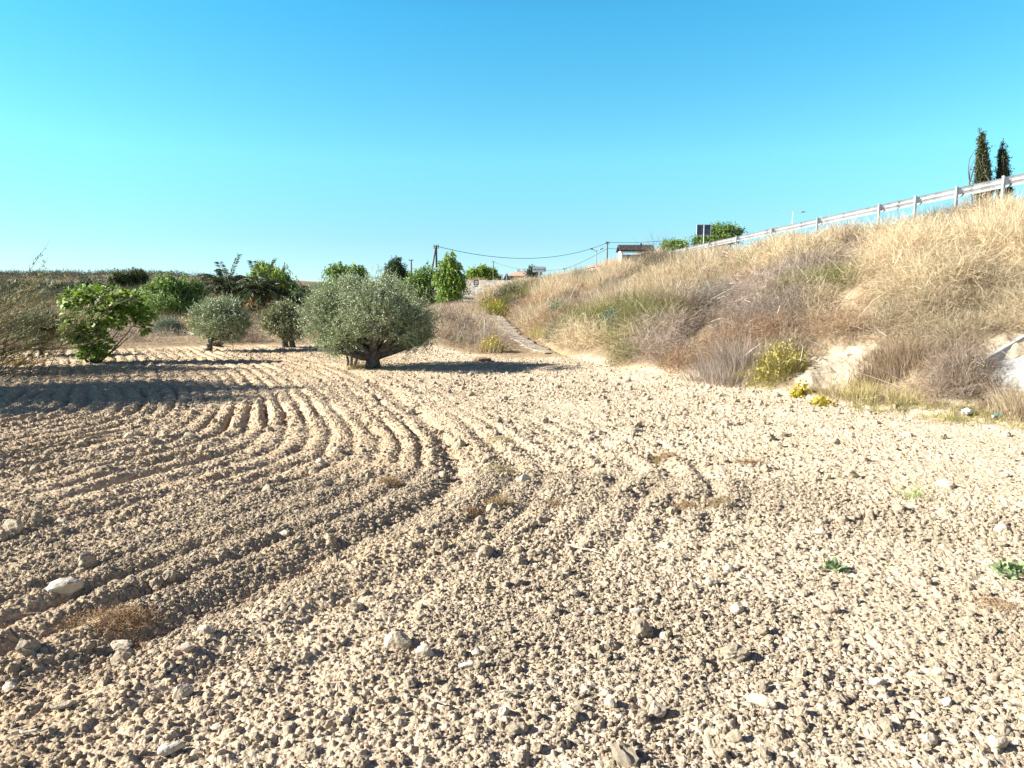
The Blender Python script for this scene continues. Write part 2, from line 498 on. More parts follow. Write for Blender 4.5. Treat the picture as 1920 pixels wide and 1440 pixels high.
# ------------------------------------------------------------------ loose clods (stuff, instanced in its own node tree)
def make_clods():
    xs = []; ss = []
    for n, y0, y1, s0, s1, pw in ((110000, 1.7, 6.5, .005, .016, 1.5), (30000, 5, 13, .009, .021, 1.5), (22000, 11, 22.5, .014, .030, 1.2),
                                  (5200, 1.7, 9, .016, .034, 1.3), (3600, 8, 22, .022, .048, 1.3), (1100, 1.9, 14, .034, .075, 1.)):
        r = np.sqrt(rng.uniform(y0 ** 2, y1 ** 2, n)); a = rng.uniform(-R(41), R(41), n)
        x = r * np.sin(a); y = r * np.cos(a)
        cl = fbm(x * 1.2, y * 1.2, 300)
        keep = (field_mask(x, y) > .6) & (rng.random(n) < np.clip((cl - .34) * 3.2, .25, 1))
        flat = sm(2.5, 6, x - .35 * (y - 6)) * sm(4.5, 8, y)
        s = .8 * (s0 + (s1 - s0) * rng.random(n) ** (pw + 2.2))
        s = s * (1 - .5 * flat)
        xs.append(np.stack([x, y], 1)[keep]); ss.append(s[keep])
    P = np.vstack(xs); s = np.concatenate(ss); n = len(P)
    z = H(P[:, 0], P[:, 1]) + field_mask(P[:, 0], P[:, 1]) * clods(P[:, 0], P[:, 1]) * .85 + s * .25
    me = bpy.data.meshes.new('soil_clods')
    me.vertices.add(n); me.vertices.foreach_set('co', np.column_stack([P, z]).astype(np.float32).ravel())
    sc = s[:, None] * rng.uniform(.7, 1.3, (n, 3)); sc[:, 2] *= .85
    a = me.attributes.new('scl', 'FLOAT_VECTOR', 'POINT'); a.data.foreach_set('vector', sc.astype(np.float32).ravel())
    a = me.attributes.new('rot', 'FLOAT_VECTOR', 'POINT'); a.data.foreach_set('vector', np.column_stack([rng.normal(0, .5, (n, 2)), rng.uniform(0, 6.28, n)]).astype(np.float32).ravel())
    a = me.attributes.new('idx', 'INT', 'POINT'); a.data.foreach_set('value', rng.integers(0, 8, n).astype(np.int32))
    me.materials.append(M_clod)
    o = bpy.data.objects.new('soil_clods', me); col.objects.link(o)
    tag(o, 'loose crumbly clods of pale dry earth scattered all over the ploughed field', 'soil clods', kind='stuff')
    g = bpy.data.node_groups.new('clods', 'GeometryNodeTree')
    g.interface.new_socket('Geometry', in_out='INPUT', socket_type='NodeSocketGeometry')
    g.interface.new_socket('Geometry', in_out='OUTPUT', socket_type='NodeSocketGeometry')
    N = g.nodes; Lk = g.links
    gi = N.new('NodeGroupInput'); go = N.new('NodeGroupOutput')
    gti = N.new('GeometryNodeGeometryToInstance')
    outs = []
    for k in range(8):
        ico = N.new('GeometryNodeMeshIcoSphere'); ico.inputs['Radius'].default_value = 1; ico.inputs['Subdivisions'].default_value = 3
        nz = N.new('ShaderNodeTexNoise'); nz.noise_dimensions = '4D'; nz.inputs['W'].default_value = k * 3.1
        nz.inputs['Scale'].default_value = 1.15; nz.inputs['Detail'].default_value = 3; nz.inputs['Roughness'].default_value = .6
        sub = N.new('ShaderNodeVectorMath'); sub.operation = 'SUBTRACT'; sub.inputs[1].default_value = (.5, .5, .5)
        Lk.new(nz.outputs['Color'], sub.inputs[0])
        scl = N.new('ShaderNodeVectorMath'); scl.operation = 'SCALE'; scl.inputs['Scale'].default_value = 1.7
        Lk.new(sub.outputs[0], scl.inputs[0])
        sp = N.new('GeometryNodeSetPosition')
        Lk.new(ico.outputs['Mesh'], sp.inputs['Geometry']); Lk.new(scl.outputs[0], sp.inputs['Offset'])
        outs.append(sp)
    for sp in reversed(outs): Lk.new(sp.outputs[0], gti.inputs[0])
    ins = N.new('GeometryNodeInstanceOnPoints'); ins.inputs['Pick Instance'].default_value = True
    Lk.new(gi.outputs[0], ins.inputs['Points']); Lk.new(gti.outputs[0], ins.inputs['Instance'])
    def named(nm, ty):
        q = N.new('GeometryNodeInputNamedAttribute'); q.data_type = ty; q.inputs['Name'].default_value = nm
        return [w for w in q.outputs if w.enabled][0]
    Lk.new(named('idx', 'INT'), ins.inputs['Instance Index'])
    Lk.new(named('rot', 'FLOAT_VECTOR'), ins.inputs['Rotation'])
    Lk.new(named('scl', 'FLOAT_VECTOR'), ins.inputs['Scale'])
    sm_ = N.new('GeometryNodeSetMaterial'); sm_.inputs['Material'].default_value = M_clod
    Lk.new(ins.outputs[0], sm_.inputs[0]); Lk.new(sm_.outputs[0], go.inputs[0])
    md = o.modifiers.new('clods', 'NODES'); md.node_group = g
    return o
make_clods()

# ------------------------------------------------------------------ path, roads
def ribbon(name, pts, w, m, lift, n=160, kind='structure', rim=None):
    pts = np.asarray(pts, float)
    seg = np.r_[0, np.cumsum(np.linalg.norm(np.diff(pts[:, :2], axis=0), axis=1))]
    t = np.linspace(0, seg[-1], n)
    cx = np.interp(t, seg, pts[:, 0]); cy = np.interp(t, seg, pts[:, 1]); ww = np.interp(t, seg, np.broadcast_to(w, (len(pts),)))
    for _ in range(8):
        cx[1:-1] = (cx[:-2] + cx[1:-1] * 2 + cx[2:]) / 4; cy[1:-1] = (cy[:-2] + cy[1:-1] * 2 + cy[2:]) / 4
    d = unit(np.stack([np.gradient(cx), np.gradient(cy)], 1)); nx, ny = -d[:, 1], d[:, 0]
    k = 9; V = []
    cz = H(cx, cy)
    for j in range(k):
        q = (j / (k - 1) - .5) * ww * (1 + (0 if rim is None else rim * (vn(t * 2.3, t * 0, 500 + (j > 4)) - .5)))
        xx = cx + nx * q; yy = cy + ny * q
        zz = np.maximum(H(xx, yy), cz) if pts.shape[1] == 2 else np.interp(t, seg, pts[:, 2])
        V.append(np.stack([xx, yy, zz + lift - (.12 if j in (0, k - 1) else 0)], 1))
    V = np.stack(V, 1).reshape(-1, 3)
    i = (np.arange(n - 1)[:, None] * k + np.arange(k - 1)[None]).ravel()
    Q = np.stack([i, i + k, i + k + 1, i + 1], 1)
    o = mesh_np(name, V, Q.ravel(), np.full(len(Q), 4), m, smooth=True)
    if kind: tag(o, kind=kind)
    return o
M_path = mat('path_gravel', (.46, .385, .295), .95, noise=(2.5, (.30, .235, .17), .42, .6), bump=(14, 1, .10))
ribbon('path', [(1.05, 19.0), (.7, 20.6), (.1, 25), (-.25, 30), (-1.2, 41), (-3.1, 60), (-4.6, 70)], [.4, .65, .75, .85, 1.2, 1.7, 2.2], M_path, .02, rim=.7)
M_sideroad = mat('side_road', (.34, .32, .29), .95, noise=(2, (.27, .25, .23), .4, .6), bump=(50, .3, .02))
ribbon('side_road', [(-4.2, 70), (-8, 74.5), (-20, 78), (-45, 80)], [10, 9, 7, 7], M_sideroad, .10)
ys = np.linspace(-20, 150, 60)
ribbon('main_road', np.stack([crestx(ys) + 5.2, ys, crestz(ys) + .05], 1), 7.0, M_asphalt, .06)
for off in (1.95, 8.45):
    tag(ribbon('road_marking', np.stack([crestx(ys) + off, ys, crestz(ys) + .05], 1), .12, M_signwhite, .066 + .12, kind=None), kind='structure')

# ------------------------------------------------------------------ guard rails
def rail_beam(acc, p0, p1, face):
    """W shaped beam from p0 to p1 (top edge points); face = +1 or -1 side the ridges point to"""
    p0 = np.asarray(p0, float); p1 = np.asarray(p1, float)
    d = unit(p1 - p0); nrm = np.array([-d[1], d[0], 0]) * face
    prof = [(0, 0), (.045, -.035), (.075, -.075), (.045, -.115), (.0, -.155), (.045, -.195), (.075, -.235), (.045, -.275), (0, -.31)]
    back = [(a - .004, b) for a, b in prof[::-1]]
    P = prof + back; n = len(P)
    V = [p + nrm * a + np.array([0, 0, b]) for p in (p0, p1) for a, b in P]
    L = []; S_ = []
    for i in range(n):
        j = (i + 1) % n
        L += [i, j, j + n, i + n]; S_.append(4)
    acc.add(V, L, S_)

g = thing('guard_rail', 'long galvanised steel crash barrier along the top of the dry bank', 'guard rail', (crestx(24), 24, crestz(24)))
def rail_pt(y): return np.array([16.5 - .065 * y, y, 5.08 - .0075 * (y - 22)])
acc = Acc(); yk = [12.] + list(np.arange(16., 67., 4.))
for a, b in zip(yk[:-1], yk[1:]):
    acc2 = rail_beam(acc, rail_pt(a), rail_pt(b + .12), -1)
def local(o, root):
    o.parent = root; o.matrix_parent_inverse = Matrix.Translation(-Vector(root.location)) if True else o.matrix_parent_inverse
local(acc.build('beam', M_steel, None, tint=False), g)
py_ = [14., 16.2, 18.3, 20.4, 22.4, 24.5, 26.7, 29.0, 34., 39., 44., 49., 54., 58., 62., 66.]
p0 = None
for y in py_:
    t = rail_pt(y) + np.array([-.16, 0, 0])
    a = Acc()
    zb = hz(t[0], y) - .3
    for dx, dy, w, d_ in ((0, 0, .005, .11), (.03, -.0555, .055, .005), (.03, .0555, .055, .005)):
        a.box((t[0] - .03 + dx, y + dy, (t[2] - .02 + zb) / 2), (w + .001, d_, t[2] + .02 - zb))
    a.box((t[0] - .033, y, t[2] + .012), (.012, .13, .02))
    local(a.build('post', M_steel, None, tint=False), g)
    a = Acc(); a.box((t[0] + .085, y, t[2] - .14), (.10, .10, .2))
    local(a.build('spacer', M_post, None, tint=False), g)

g = thing('guard_rail', 'short white crash barrier beside the yield sign where the path meets the side road', 'guard rail', (-8, 85, 0))
a = Acc(); zz = .42
A0, A1 = at(866, 556.5, 85), at(902, 557, 85)
for fx in np.linspace(0, 1, 4)[:-1]:
    q0 = A0 + (A1 - A0) * fx; q1 = A0 + (A1 - A0) * (fx + 1 / 3 + .02)
    rail_beam(a, q0, q1, -1)
local(a.build('beam', M_steel, None, tint=False), g)
for fx in (.05, .36, .67, .97):
    q = A0 + (A1 - A0) * fx; a = Acc(); zb = hz(q[0], q[1]) - .2
    a.box((q[0], q[1] + .08, (q[2] + zb) / 2), (.1, .06, q[2] - zb)); local(a.build('post', M_post, None, tint=False), g)

# ------------------------------------------------------------------ signs
def sign_root(name, label, cat, p, group=None):
    r = thing(name, label, cat, p, group)
    return r
def addpart(acc, name, m, root, tint=False):
    o = acc.build(name, m, None, tint=tint); local(o, root); return o
def pole(root, x, y, z0, z1, r=.035, m=None, name='post'):
    a = Acc(); a.tube([(x, y, z0), (x, y, z1)], r, 10); return addpart(a, name, m or M_post, root)

# back of a rectangular board beside the main road
p = at(1320, 431, 50); top_, bot = at(1320, 421.5, 50)[2], at(1320, 440.5, 50)[2]
r_ = sign_root('road_sign', 'rectangular road sign seen from behind, grey back, on a pole by the crash barrier', 'road sign', (p[0], 50, hz(p[0], 50)))
a = Acc(); a.box((p[0], 50.06, (top_ + bot) / 2), (.94, .03, top_ - bot)); addpart(a, 'panel', M_signback, r_)
a = Acc()
for sx in (-1, 1): a.box((p[0] + sx * .48, 50.05, (top_ + bot) / 2), (.022, .055, top_ - bot + .04))
for zz in (top_ + .012, bot - .012): a.box((p[0], 50.05, zz), (.936, .05, .022))
addpart(a, 'frame', M_signwhite, r_)
pole(r_, p[0], 49.98, hz(p[0], 50) - .3, top_ - .02, .04)

def tri(cx, cz, w, h, down=False):
    k = -1 if down else 1
    return [(cx - w / 2, cz - k * h / 2), (cx + w / 2, cz - k * h / 2), (cx, cz + k * h / 2)]
# triangular warning sign from behind
p = at(950, 518, 84)
r_ = sign_root('warning_sign', 'triangular road sign seen from behind, dark blue-grey, standing in front of the far house', 'road sign', (p[0], 84, hz(p[0], 84)))
a = Acc(); a.slab(tri(p[0], p[2], .92, .90), 84.03, 84.06); addpart(a, 'panel', M_signback, r_)
pole(r_, p[0], 83.98, hz(p[0], 84) - .2, p[2] + .46)
# yield sign
p = at(879, 549.5, 85.6)
r_ = sign_root('yield_sign', 'small upside-down triangle yield sign low above the short crash barrier', 'road sign', (p[0], 85.6, hz(p[0], 85.6)))
a = Acc(); a.slab(tri(p[0], p[2], .62, .52, True), 85.57, 85.60); addpart(a, 'border', M_signblack, r_)
a = Acc(); a.slab(tri(p[0], p[2] + .035, .40, .32, True), 85.55, 85.567); addpart(a, 'panel', M_signwhite, r_)
pole(r_, p[0], 85.65, hz(p[0], 85.6) - .2, p[2])
# round prohibition sign on dark square
p = at(893, 530, 85.8)
r_ = sign_root('round_sign', 'round white prohibition sign on a dark square board above the short crash barrier', 'road sign', (p[0], 85.8, hz(p[0], 85.8)))
a = Acc(); a.box((p[0], 85.8, p[2]), (.58, .03, .58)); addpart(a, 'board', M_signblack, r_)
ang = np.linspace(0, 2 * math.pi, 33)[:-1]
a = Acc(); a.slab([(p[0] + .215 * math.cos(t), p[2] + .215 * math.sin(t)) for t in ang], 85.76, 85.785); addpart(a, 'disc', M_signwhite, r_)
for sx in (-1, 1):
    a = Acc(); a.slab([(p[0] + sx * .17, p[2]), (p[0] + sx * .04, p[2] + .05), (p[0] + sx * .04, p[2] - .05)], 85.745, 85.757)
    addpart(a, 'symbol', M_signblack, r_)
a = Acc(); a.box((p[0], 85.8, p[2] - .42), (.5, .03, .17)); addpart(a, 'plate', M_signgrey, r_)
pole(r_, p[0], 85.86, hz(p[0], 85.8) - .2, p[2] + .2, .035, M_signwhite)

# large white name board
Yb = 92.
p0, p1 = at(998.8, 500, Yb), at(1024, 510.3, Yb)
cx, cz, w, h = (p0[0] + p1[0]) / 2, (p0[2] + p1[2]) / 2, p1[0] - p0[0], p0[2] - p1[2]
r_ = sign_root('name_board', 'white T-shaped board with a name between two dark emblems, on a thick white post', 'sign', (cx, Yb, hz(cx, Yb)))
a = Acc(); a.box((cx, Yb, cz), (w, .12, h)); addpart(a, 'board', M_signwhite, r_)
a = Acc(); pb = at(1010.8, 530, Yb)
a.box((pb[0], Yb, (p1[2] + pb[2] - 1) / 2), (.27, .16, p1[2] - pb[2] + 1)); addpart(a, 'post', M_signwhite, r_)
def text(body, size, loc, m, root, name='lettering'):
    c = bpy.data.curves.new(name, 'FONT'); c.body = body; c.size = size; c.align_x = 'CENTER'; c.align_y = 'CENTER'; c.extrude = .006
    o = bpy.data.objects.new(name, c); col.objects.link(o)
    o.location = loc; o.rotation_euler = (math.pi / 2, 0, 0)
    bpy.context.view_layer.update()
    me = bpy.data.meshes.new_from_object(o.evaluated_get(bpy.context.evaluated_depsgraph_get()))
    o2 = bpy.data.objects.new(name, me); o2.location = loc; o2.rotation_euler = o.rotation_euler
    me.materials.clear(); me.materials.append(m); col.objects.link(o2); bpy.data.objects.remove(o)
    local(o2, root); return o2
M_ink = mat('sign_ink', (.16, .08, .10), .5)
text('La Zenia', .27, (cx - .02, Yb - .068, cz + .02), M_ink, r_)
a = Acc(); ex = cx - .36 * w
a.slab([(ex - .12, cz - .07), (ex + .12, cz - .07), (ex + .12, cz + .08), (ex + .06, cz), (ex, cz + .03), (ex - .08, cz + .0), (ex - .12, cz + .12)], Yb - .08, Yb - .062)
addpart(a, 'emblem', M_signblack, r_)
a = Acc(); ex = cx + .36 * w
a.slab([(ex - .1, cz + .1), (ex - .02, cz - .1), (ex + .08, cz - .03), (ex + .11, cz + .1), (ex, cz + .08)], Yb - .08, Yb - .062)
addpart(a, 'emblem', M_signblack, r_)
# white panel and framed warning triangle right of it
p = at(1018.5, 519, Yb - 1)
r_ = sign_root('white_board', 'blank white panel low beside the post of the white name board', 'sign', (p[0], Yb - 1, hz(p[0], Yb)))
a = Acc(); a.slab([(p[0] - .32, p[2] - .28), (p[0] + .32, p[2] - .28), (p[0] + .32, p[2] + .1), (p[0] + .22, p[2] + .3), (p[0] + .05, p[2] + .3), (p[0] - .1, p[2] - .1), (p[0] - .32, p[2] - .16)], Yb - 1.02, Yb - .98); addpart(a, 'panel', M_signwhite, r_)
pole(r_, p[0] + .2, Yb - .95, hz(p[0], Yb) - .2, p[2], .03)
p = at(1032, 519.5, Yb - 2)
r_ = sign_root('roadworks_sign', 'triangle sign with a black edge and figure, right of the white name board', 'road sign', (p[0], Yb - 2, hz(p[0], Yb)))
a = Acc(); a.slab(tri(p[0], p[2], .80, .74), Yb - 2.02, Yb - 2.0); addpart(a, 'border', M_signgrey, r_)
a = Acc(); a.slab(tri(p[0], p[2] - .03, .60, .54), Yb - 2.04, Yb - 2.023); addpart(a, 'panel', M_signwhite, r_)
a = Acc(); a.slab([(p[0] - .12, p[2] - .24), (p[0] - .06, p[2] + .02), (p[0] + .04, p[2] + .05), (p[0] + .12, p[2] - .24), (p[0] + .05, p[2] - .22), (p[0], p[2] - .1), (p[0] - .05, p[2] - .24)], Yb - 2.05, Yb - 2.042); addpart(a, 'figure', M_signblack, r_)
for sx in (-.25, .25): pole(r_, p[0] + sx, Yb - 1.96, hz(p[0], Yb) - .2, p[2] - .3, .025)

# ------------------------------------------------------------------ poles, lamps, wires
def utility_pole(px, pt, pb, Y, label, aframe=False, arm=None, w=.10, group=None):
    p = at(px, pt, Y); x = p[0]; zb = min(hz(x, Y), at(px, pb, Y)[2]) - .3
    r = thing('utility_pole', label, 'utility pole', (x, Y, zb), group)
    a = Acc(); a.tube([(x, Y, zb), (x, Y, p[2])], [w * 1.3, w * .8], 9); addpart(a, 'mast', M_wood, r)
    if aframe:
        a = Acc(); a.tube([(x - 1.0, Y - .4, zb), (x - .05, Y, p[2] - .2)], [w * 1.1, w * .7], 9); addpart(a, 'brace', M_wood, r)
    a = Acc()
    for dz in ((-.12, -.3) if arm is None else arm):
        a.box((x, Y - .12, p[2] + dz), (.5, .08, .06))
        for sx in (-.2, .2): a.tube([(x + sx, Y - .12, p[2] + dz), (x + sx, Y - .12, p[2] + dz + .16)], [.035, .05], 7)
    addpart(a, 'cross_arm', M_wood, r)
    return p
PA = utility_pole(818, 459.5, 520, 70, 'tall wooden pole with a slanting brace rising above the trailing green tree', True)
utility_pole(771, 487, 525, 90, 'thin dark pole standing right of the dark pine', arm=(-.1,))
PC = utility_pole(925, 490, 530, 140, 'thin pole behind the small trees left of the far house', arm=(-.1,), w=.09)
PD = utility_pole(1139, 453, 500, 100, 'pole standing behind the long pink-roofed building')
PE = utility_pole(1059, 503, 530, 110, 'short pole on the bank, right of the white name board', arm=(-.08,))
def wire(p, q, sag, label, r=.026):
    t = np.linspace(0, 1, 25)[:, None]; P = p + (q - p) * t; P[:, 2] -= 4 * sag * (t * (1 - t))[:, 0]
    a = Acc(); a.tube(P, r, 5); o = a.build('overhead_wire', M_wire, None, tint=False)
    return tag(o, label, 'wire')
off = np.array([0, -.12, -.1])
mid = at(970, 482, 85); pm = (PA + PD) / 2
wire(PA + off, PD + off * 1.5, max(.5, pm[2] - mid[2]), 'long sagging wire from the braced pole to the pole behind the pink roof')
wire(PD + off, at(1262, 450, 100), .15, 'thin wire running right from the pole above the small tiled hut')
wire(PD + np.array([0, -.12, -.9]), at(1168, 466.5, 100), .05, 'lower wire from the pole to the small tiled hut')
wire(PD + np.array([0, -.12, -.9]), PE + off, .2, 'slanting wire dropping left from the pole behind the pink roof to the short pole')
wire(PE + off, PC + off, .8, 'faint low wire between the short pole and the pole left of the far house', .022)

def lamp(px, pt, pb, Y, label):
    p = at(px, pt, Y); x = p[0]
    r = thing('street_lamp', label, 'street lamp', (x, Y, hz(x, Y)))
    a = Acc(); a.tube([(x, Y, hz(x, Y) - .2), (x, Y, p[2])], [.09, .05], 8); addpart(a, 'mast', M_post, r)
    for sx in (-1, 1):
        a = Acc(); a.tube([(x, Y, p[2] - .1), (x + sx * .25, Y, p[2] + .05), (x + sx * .5, Y, p[2] + .18)], .03, 6); addpart(a, 'arm', M_post, r)
        a = Acc(); a.tube([(x + sx * .35, Y, p[2] + .14), (x + sx * .5, Y, p[2] + .2), (x + sx * .75, Y, p[2] + .28), (x + sx * .95, Y, p[2] + .33)], [.03, .1, .11, .03], 8); addpart(a, 'lamp_head', M_post, r)
lamp(1118, 470, 500, 98, 'double-armed street lamp above the long pink-roofed building')
def lamp2(px, pt, Y, label):
    p = at(px, pt, Y); x = p[0]
    r = thing('street_lamp', label, 'street lamp', (x, Y, hz(x, Y)))
    a = Acc(); a.tube([(x, Y, hz(x, Y) - .2), (x, Y, p[2])], [.08, .045], 8); addpart(a, 'mast', M_signwhite, r)
    a = Acc(); a.tube([(x - 1.2, Y, p[2]), (x, Y, p[2] - .02), (x + .9, Y, p[2] - .05)], [.03, .03, .03], 6); addpart(a, 'arm', M_signwhite, r)
    a = Acc(); a.tube([(x + .8, Y, p[2] - .05), (x + 1., Y, p[2] - .06), (x + 1.35, Y, p[2] - .08)], [.04, .1, .03], 7); addpart(a, 'lamp_head', M_signgrey, r)
lamp2(1487, 396, 80, 'pale street lamp far behind the crash barrier, only its arm showing above the rail')
a = Acc(); p = hit(909, 640); q = at(909.5, 599, p[1]); b = hz(p[0], p[1])
a.tube([(p[0] - .03, p[1], b - .2), (q[0], p[1], q[2])], .022, 8)
tag(a.build('metal_stake', M_steel, None, tint=False), 'thin bare metal stake standing behind the yellow-flowered bush at the start of the path', 'stake')

# ------------------------------------------------------------------ buildings
def tiled_roof(acc, x0, x1, yf, yb, zf, zb, pitch=.22, r=.1):
    """single slope of barrel tiles, x0..x1 wide, from (yf, zf) up to (yb, zb)"""
    n = max(2, int((x1 - x0) / pitch)); m = max(2, int(math.hypot(yb - yf, zb - zf) / .4))
    for i in range(n):
        x = x0 + (i + .5) * (x1 - x0) / n
        for j in range(m):
            f0, f1 = j / m, (j + 1.12) / m
            pts = [(x, yf + (yb - yf) * f0, zf + (zb - zf) * f0 + .05), (x, yf + (yb - yf) * f1, zf + (zb - zf) * f1 + .02)]
            acc.tube(pts, [r, r * .8], 7)
    P = np.array([(x0, yf, zf), (x1, yf, zf), (x1, yb, zb), (x0, yb, zb)])
    acc.add(np.vstack([P, P - [0, 0, .07]]), [0, 1, 2, 3, 7, 6, 5, 4, 0, 4, 5, 1, 1, 5, 6, 2, 2, 6, 7, 3, 3, 7, 4, 0], [4] * 6)

Yh = 108.
L0, R0 = at(1165, 480, Yh)[0], at(1223, 480, Yh)[0]
ztop, zeave, zb = at(1190, 459.5, Yh + 1.6)[2], at(1190, 470, Yh - .3)[2], hz(L0, Yh) - .3
r_ = thing('tiled_hut', 'small grey-walled hut with a dark tiled roof standing on the skyline of the bank', 'hut', (L0, Yh, zb))
a = Acc()
zw = zeave - .55
a.box(((L0 + R0) / 2 + .15, Yh + 1.6, (zb + zw) / 2), (R0 - L0 - .3, 3.0, zw - zb)); addpart(a, 'wall', M_wall, r_)
a = Acc(); a.box((L0 + .12, Yh + 1.55, (zb + zeave) / 2), (.26, 3.3, zeave - zb)); addpart(a, 'pillar', M_cream, r_)  # cream slab for the hut's sunlit left wall; brightness put into the colour
a = Acc(); a.box(((L0 + R0) / 2, Yh - .05, zeave - .13), (R0 - L0 + .3, .25, .28)); addpart(a, 'fascia', M_whitewall, r_)
a = Acc(); tiled_roof(a, L0 - .3, R0 + .35, Yh - .3, Yh + 1.7, zeave, ztop, .24, .085); tiled_roof(a, L0 - .3, R0 + .35, Yh + 3.7, Yh + 1.7, zeave, ztop, .24, .085)
addpart(a, 'roof', M_oldtile, r_)
a = Acc(); p = at(1202, 456, Yh + 1.7); a.tube([(p[0], p[1], ztop), (p[0], p[1], p[2])], [.09, .16], 7); addpart(a, 'finial', M_signblack, r_)
for q_ in (L0 + .0, L0 + .15):
    pass
# long building with the pink roof
e0, e1 = at(1096, 503, 158), at(1172, 486, 114)
r_ = thing('long_building', 'long low cream building with a pink tiled roof behind the bank, left of the hut', 'building', (e1[0], 130, hz(e1[0], 130)))
a = Acc(); dv = unit(np.array([e1[0] - e0[0], e1[1] - e0[1]])); nv = np.array([dv[1], -dv[0]]) * (1 if dv[1] < 0 else -1)
nv = np.array([-dv[1], dv[0]]);  nv = nv if nv[0] > 0 else -nv
def q3(base, o, z): return (base[0] + nv[0] * o, base[1] + nv[1] * o, z)
ze = (e0[2] + e1[2]) / 2
bz = 2.5
B = [q3(e0, .4, bz), q3(e1, .4, bz), q3(e1, 7.6, bz), q3(e0, 7.6, bz)]
T_ = [(b_[0], b_[1], ze - .1) for b_ in B]
a.add(B + T_, [0, 1, 5, 4, 1, 2, 6, 5, 2, 3, 7, 6, 3, 0, 4, 7], [4] * 4); addpart(a, 'wall', M_cream, r_)
a = Acc(); zr = ze + 1.3
for o0, o1, z0, z1 in ((0, 4, ze, zr), (8, 4, ze, zr)):
    P = np.array([q3(e0, o0, z0), q3(e1, o0, z0), q3(e1, o1, z1), q3(e0, o1, z1)])
    a.add(np.vstack([P, P - [0, 0, .12]]), [0, 1, 2, 3, 7, 6, 5, 4, 0, 4, 5, 1, 1, 5, 6, 2, 2, 6, 7, 3, 3, 7, 4, 0], [4] * 6)
n = 110
for i in range(n):
    f = (i + .5) / n; b_ = e0[:2] + (e1[:2] - e0[:2]) * f
    a.tube([(b_[0] - nv[0] * .05, b_[1], ze + .02), (b_[0] + nv[0] * 4, b_[1] + nv[1] * 4, zr + .03)], .09, 6)
addpart(a, 'roof', M_tile, r_)
a = Acc()
P = np.array([q3(e0, .4, ze - .1), q3(e0, 7.6, ze - .1), q3(e0, 4, zr - .1)]); a.add(P, [0, 1, 2], [3]); addpart(a, 'gable', M_cream, r_)
# house behind, orange roof right of the hut
x0, x1 = at(1224, 470, 125)[0], at(1262, 470, 125)[0]; zt = at(1240, 461, 125)[2]; z0 = at(1240, 474, 125)[2]
r_ = thing('orange_roofed_house', 'house mostly hidden behind the bank, a corner of orange roof right of the hut', 'house', (x0, 125, 3.5))
a = Acc(); a.box(((x0 + x1) / 2, 128, (z0 + 3) / 2), (x1 - x0 - .6, 6, z0 - 3)); addpart(a, 'wall', M_cream, r_)
a = Acc(); P = [(x0, 124.5, z0 - .2), (x1, 124.5, z0 - .2), (x1, 131.5, z0 - .2), (x0, 131.5, z0 - .2), (x1 - 1., 128, zt + .6), (x0 + 2.4, 128, zt + .2)]
a.add(P, [0, 1, 4, 5, 2, 3, 5, 4, 1, 2, 4, 3, 0, 5], [4, 4, 3, 3]); addpart(a, 'roof', M_tile, r_)

# far hipped-roof house
Yf = 165.
def fz(py, Y=Yf): return at(970, py, Y)[2]
def fx(px, Y=Yf): return at(px, 515, Y)[0]
r_ = thing('far_house', 'far low house with a hipped pinkish roof, two white chimneys and a dark veranda', 'house', (fx(975), Yf, fz(527)))
zg_, zev, zri = fz(532), fz(517), fz(508)
xa, xb = fx(953), fx(1001)
a = Acc(); a.box(((xa + xb) / 2, Yf + 5, (zg_ + zev) / 2), (xb - xa - .8, 9, zev - zg_)); addpart(a, 'wall', M_cream, r_)
a = Acc(); xr0, xr1 = fx(969), fx(990)
e = .5; P = [(xa - e, Yf - .3, zev), (xb + e, Yf - .3, zev), (xb + e, Yf + 10, zev), (xa - e, Yf + 10, zev), (xr1, Yf + 5, zri), (xr0, Yf + 5, zri)]
P2 = [(x, y, z - .14) for x, y, z in P[:4]]
a.add(P + P2, [0, 1, 4, 5, 1, 2, 4, 2, 3, 5, 4, 3, 0, 5, 0, 6, 7, 1, 1, 7, 8, 2, 2, 8, 9, 3, 3, 9, 6, 0], [4, 3, 4, 3, 4, 4, 4, 4]); addpart(a, 'roof', M_tile, r_)
for cxp, t in ((972.5, 503.5), (983.5, 502.5)):
    a = Acc(); a.box((fx(cxp), Yf + 4.6, (zri - 1 + fz(t)) / 2), (.75, .75, fz(t) - zri + 1)); addpart(a, 'chimney', M_whitewall, r_)
for x_, w_ in ((959, .9), (963.2, .45)):
    a = Acc(); a.box((fx(x_), Yf + .46, (zg_ + zev) / 2 - .1), (w_, .06, zev - zg_ - .25)); addpart(a, 'door', M_dark, r_)
a = Acc(); a.box((fx(984), Yf + .3, (zg_ + fz(519.5)) / 2), (fx(997) - fx(971), .25, fz(519.5) - zg_)); addpart(a, 'low_wall', M_cream, r_)
# white porch left of it
r_ = thing('white_porch', 'white flat-roofed porch with dark openings left of the far house', 'porch', (fx(936), Yf - 4, fz(530)))
xa, xb = fx(928, 161), fx(943, 161)
a = Acc(); a.box(((xa + xb) / 2, 161, fz(516, 161)), (xb - xa, 3, .35)); addpart(a, 'roof', M_whitewall, r_)
for x_ in (xa + .2, xb - .2):
    a = Acc(); a.box((x_, 159.8, (fz(532, 161) + fz(516, 161)) / 2 - .1), (.35, .35, fz(516, 161) - fz(532, 161) - .2)); addpart(a, 'pillar', M_whitewall, r_)
a = Acc(); a.box(((xa + xb) / 2, 162.3, (fz(532, 161) + fz(517, 161)) / 2), (xb - xa - .3, .2, fz(517, 161) - fz(532, 161))); addpart(a, 'back_wall', M_dark, r_)
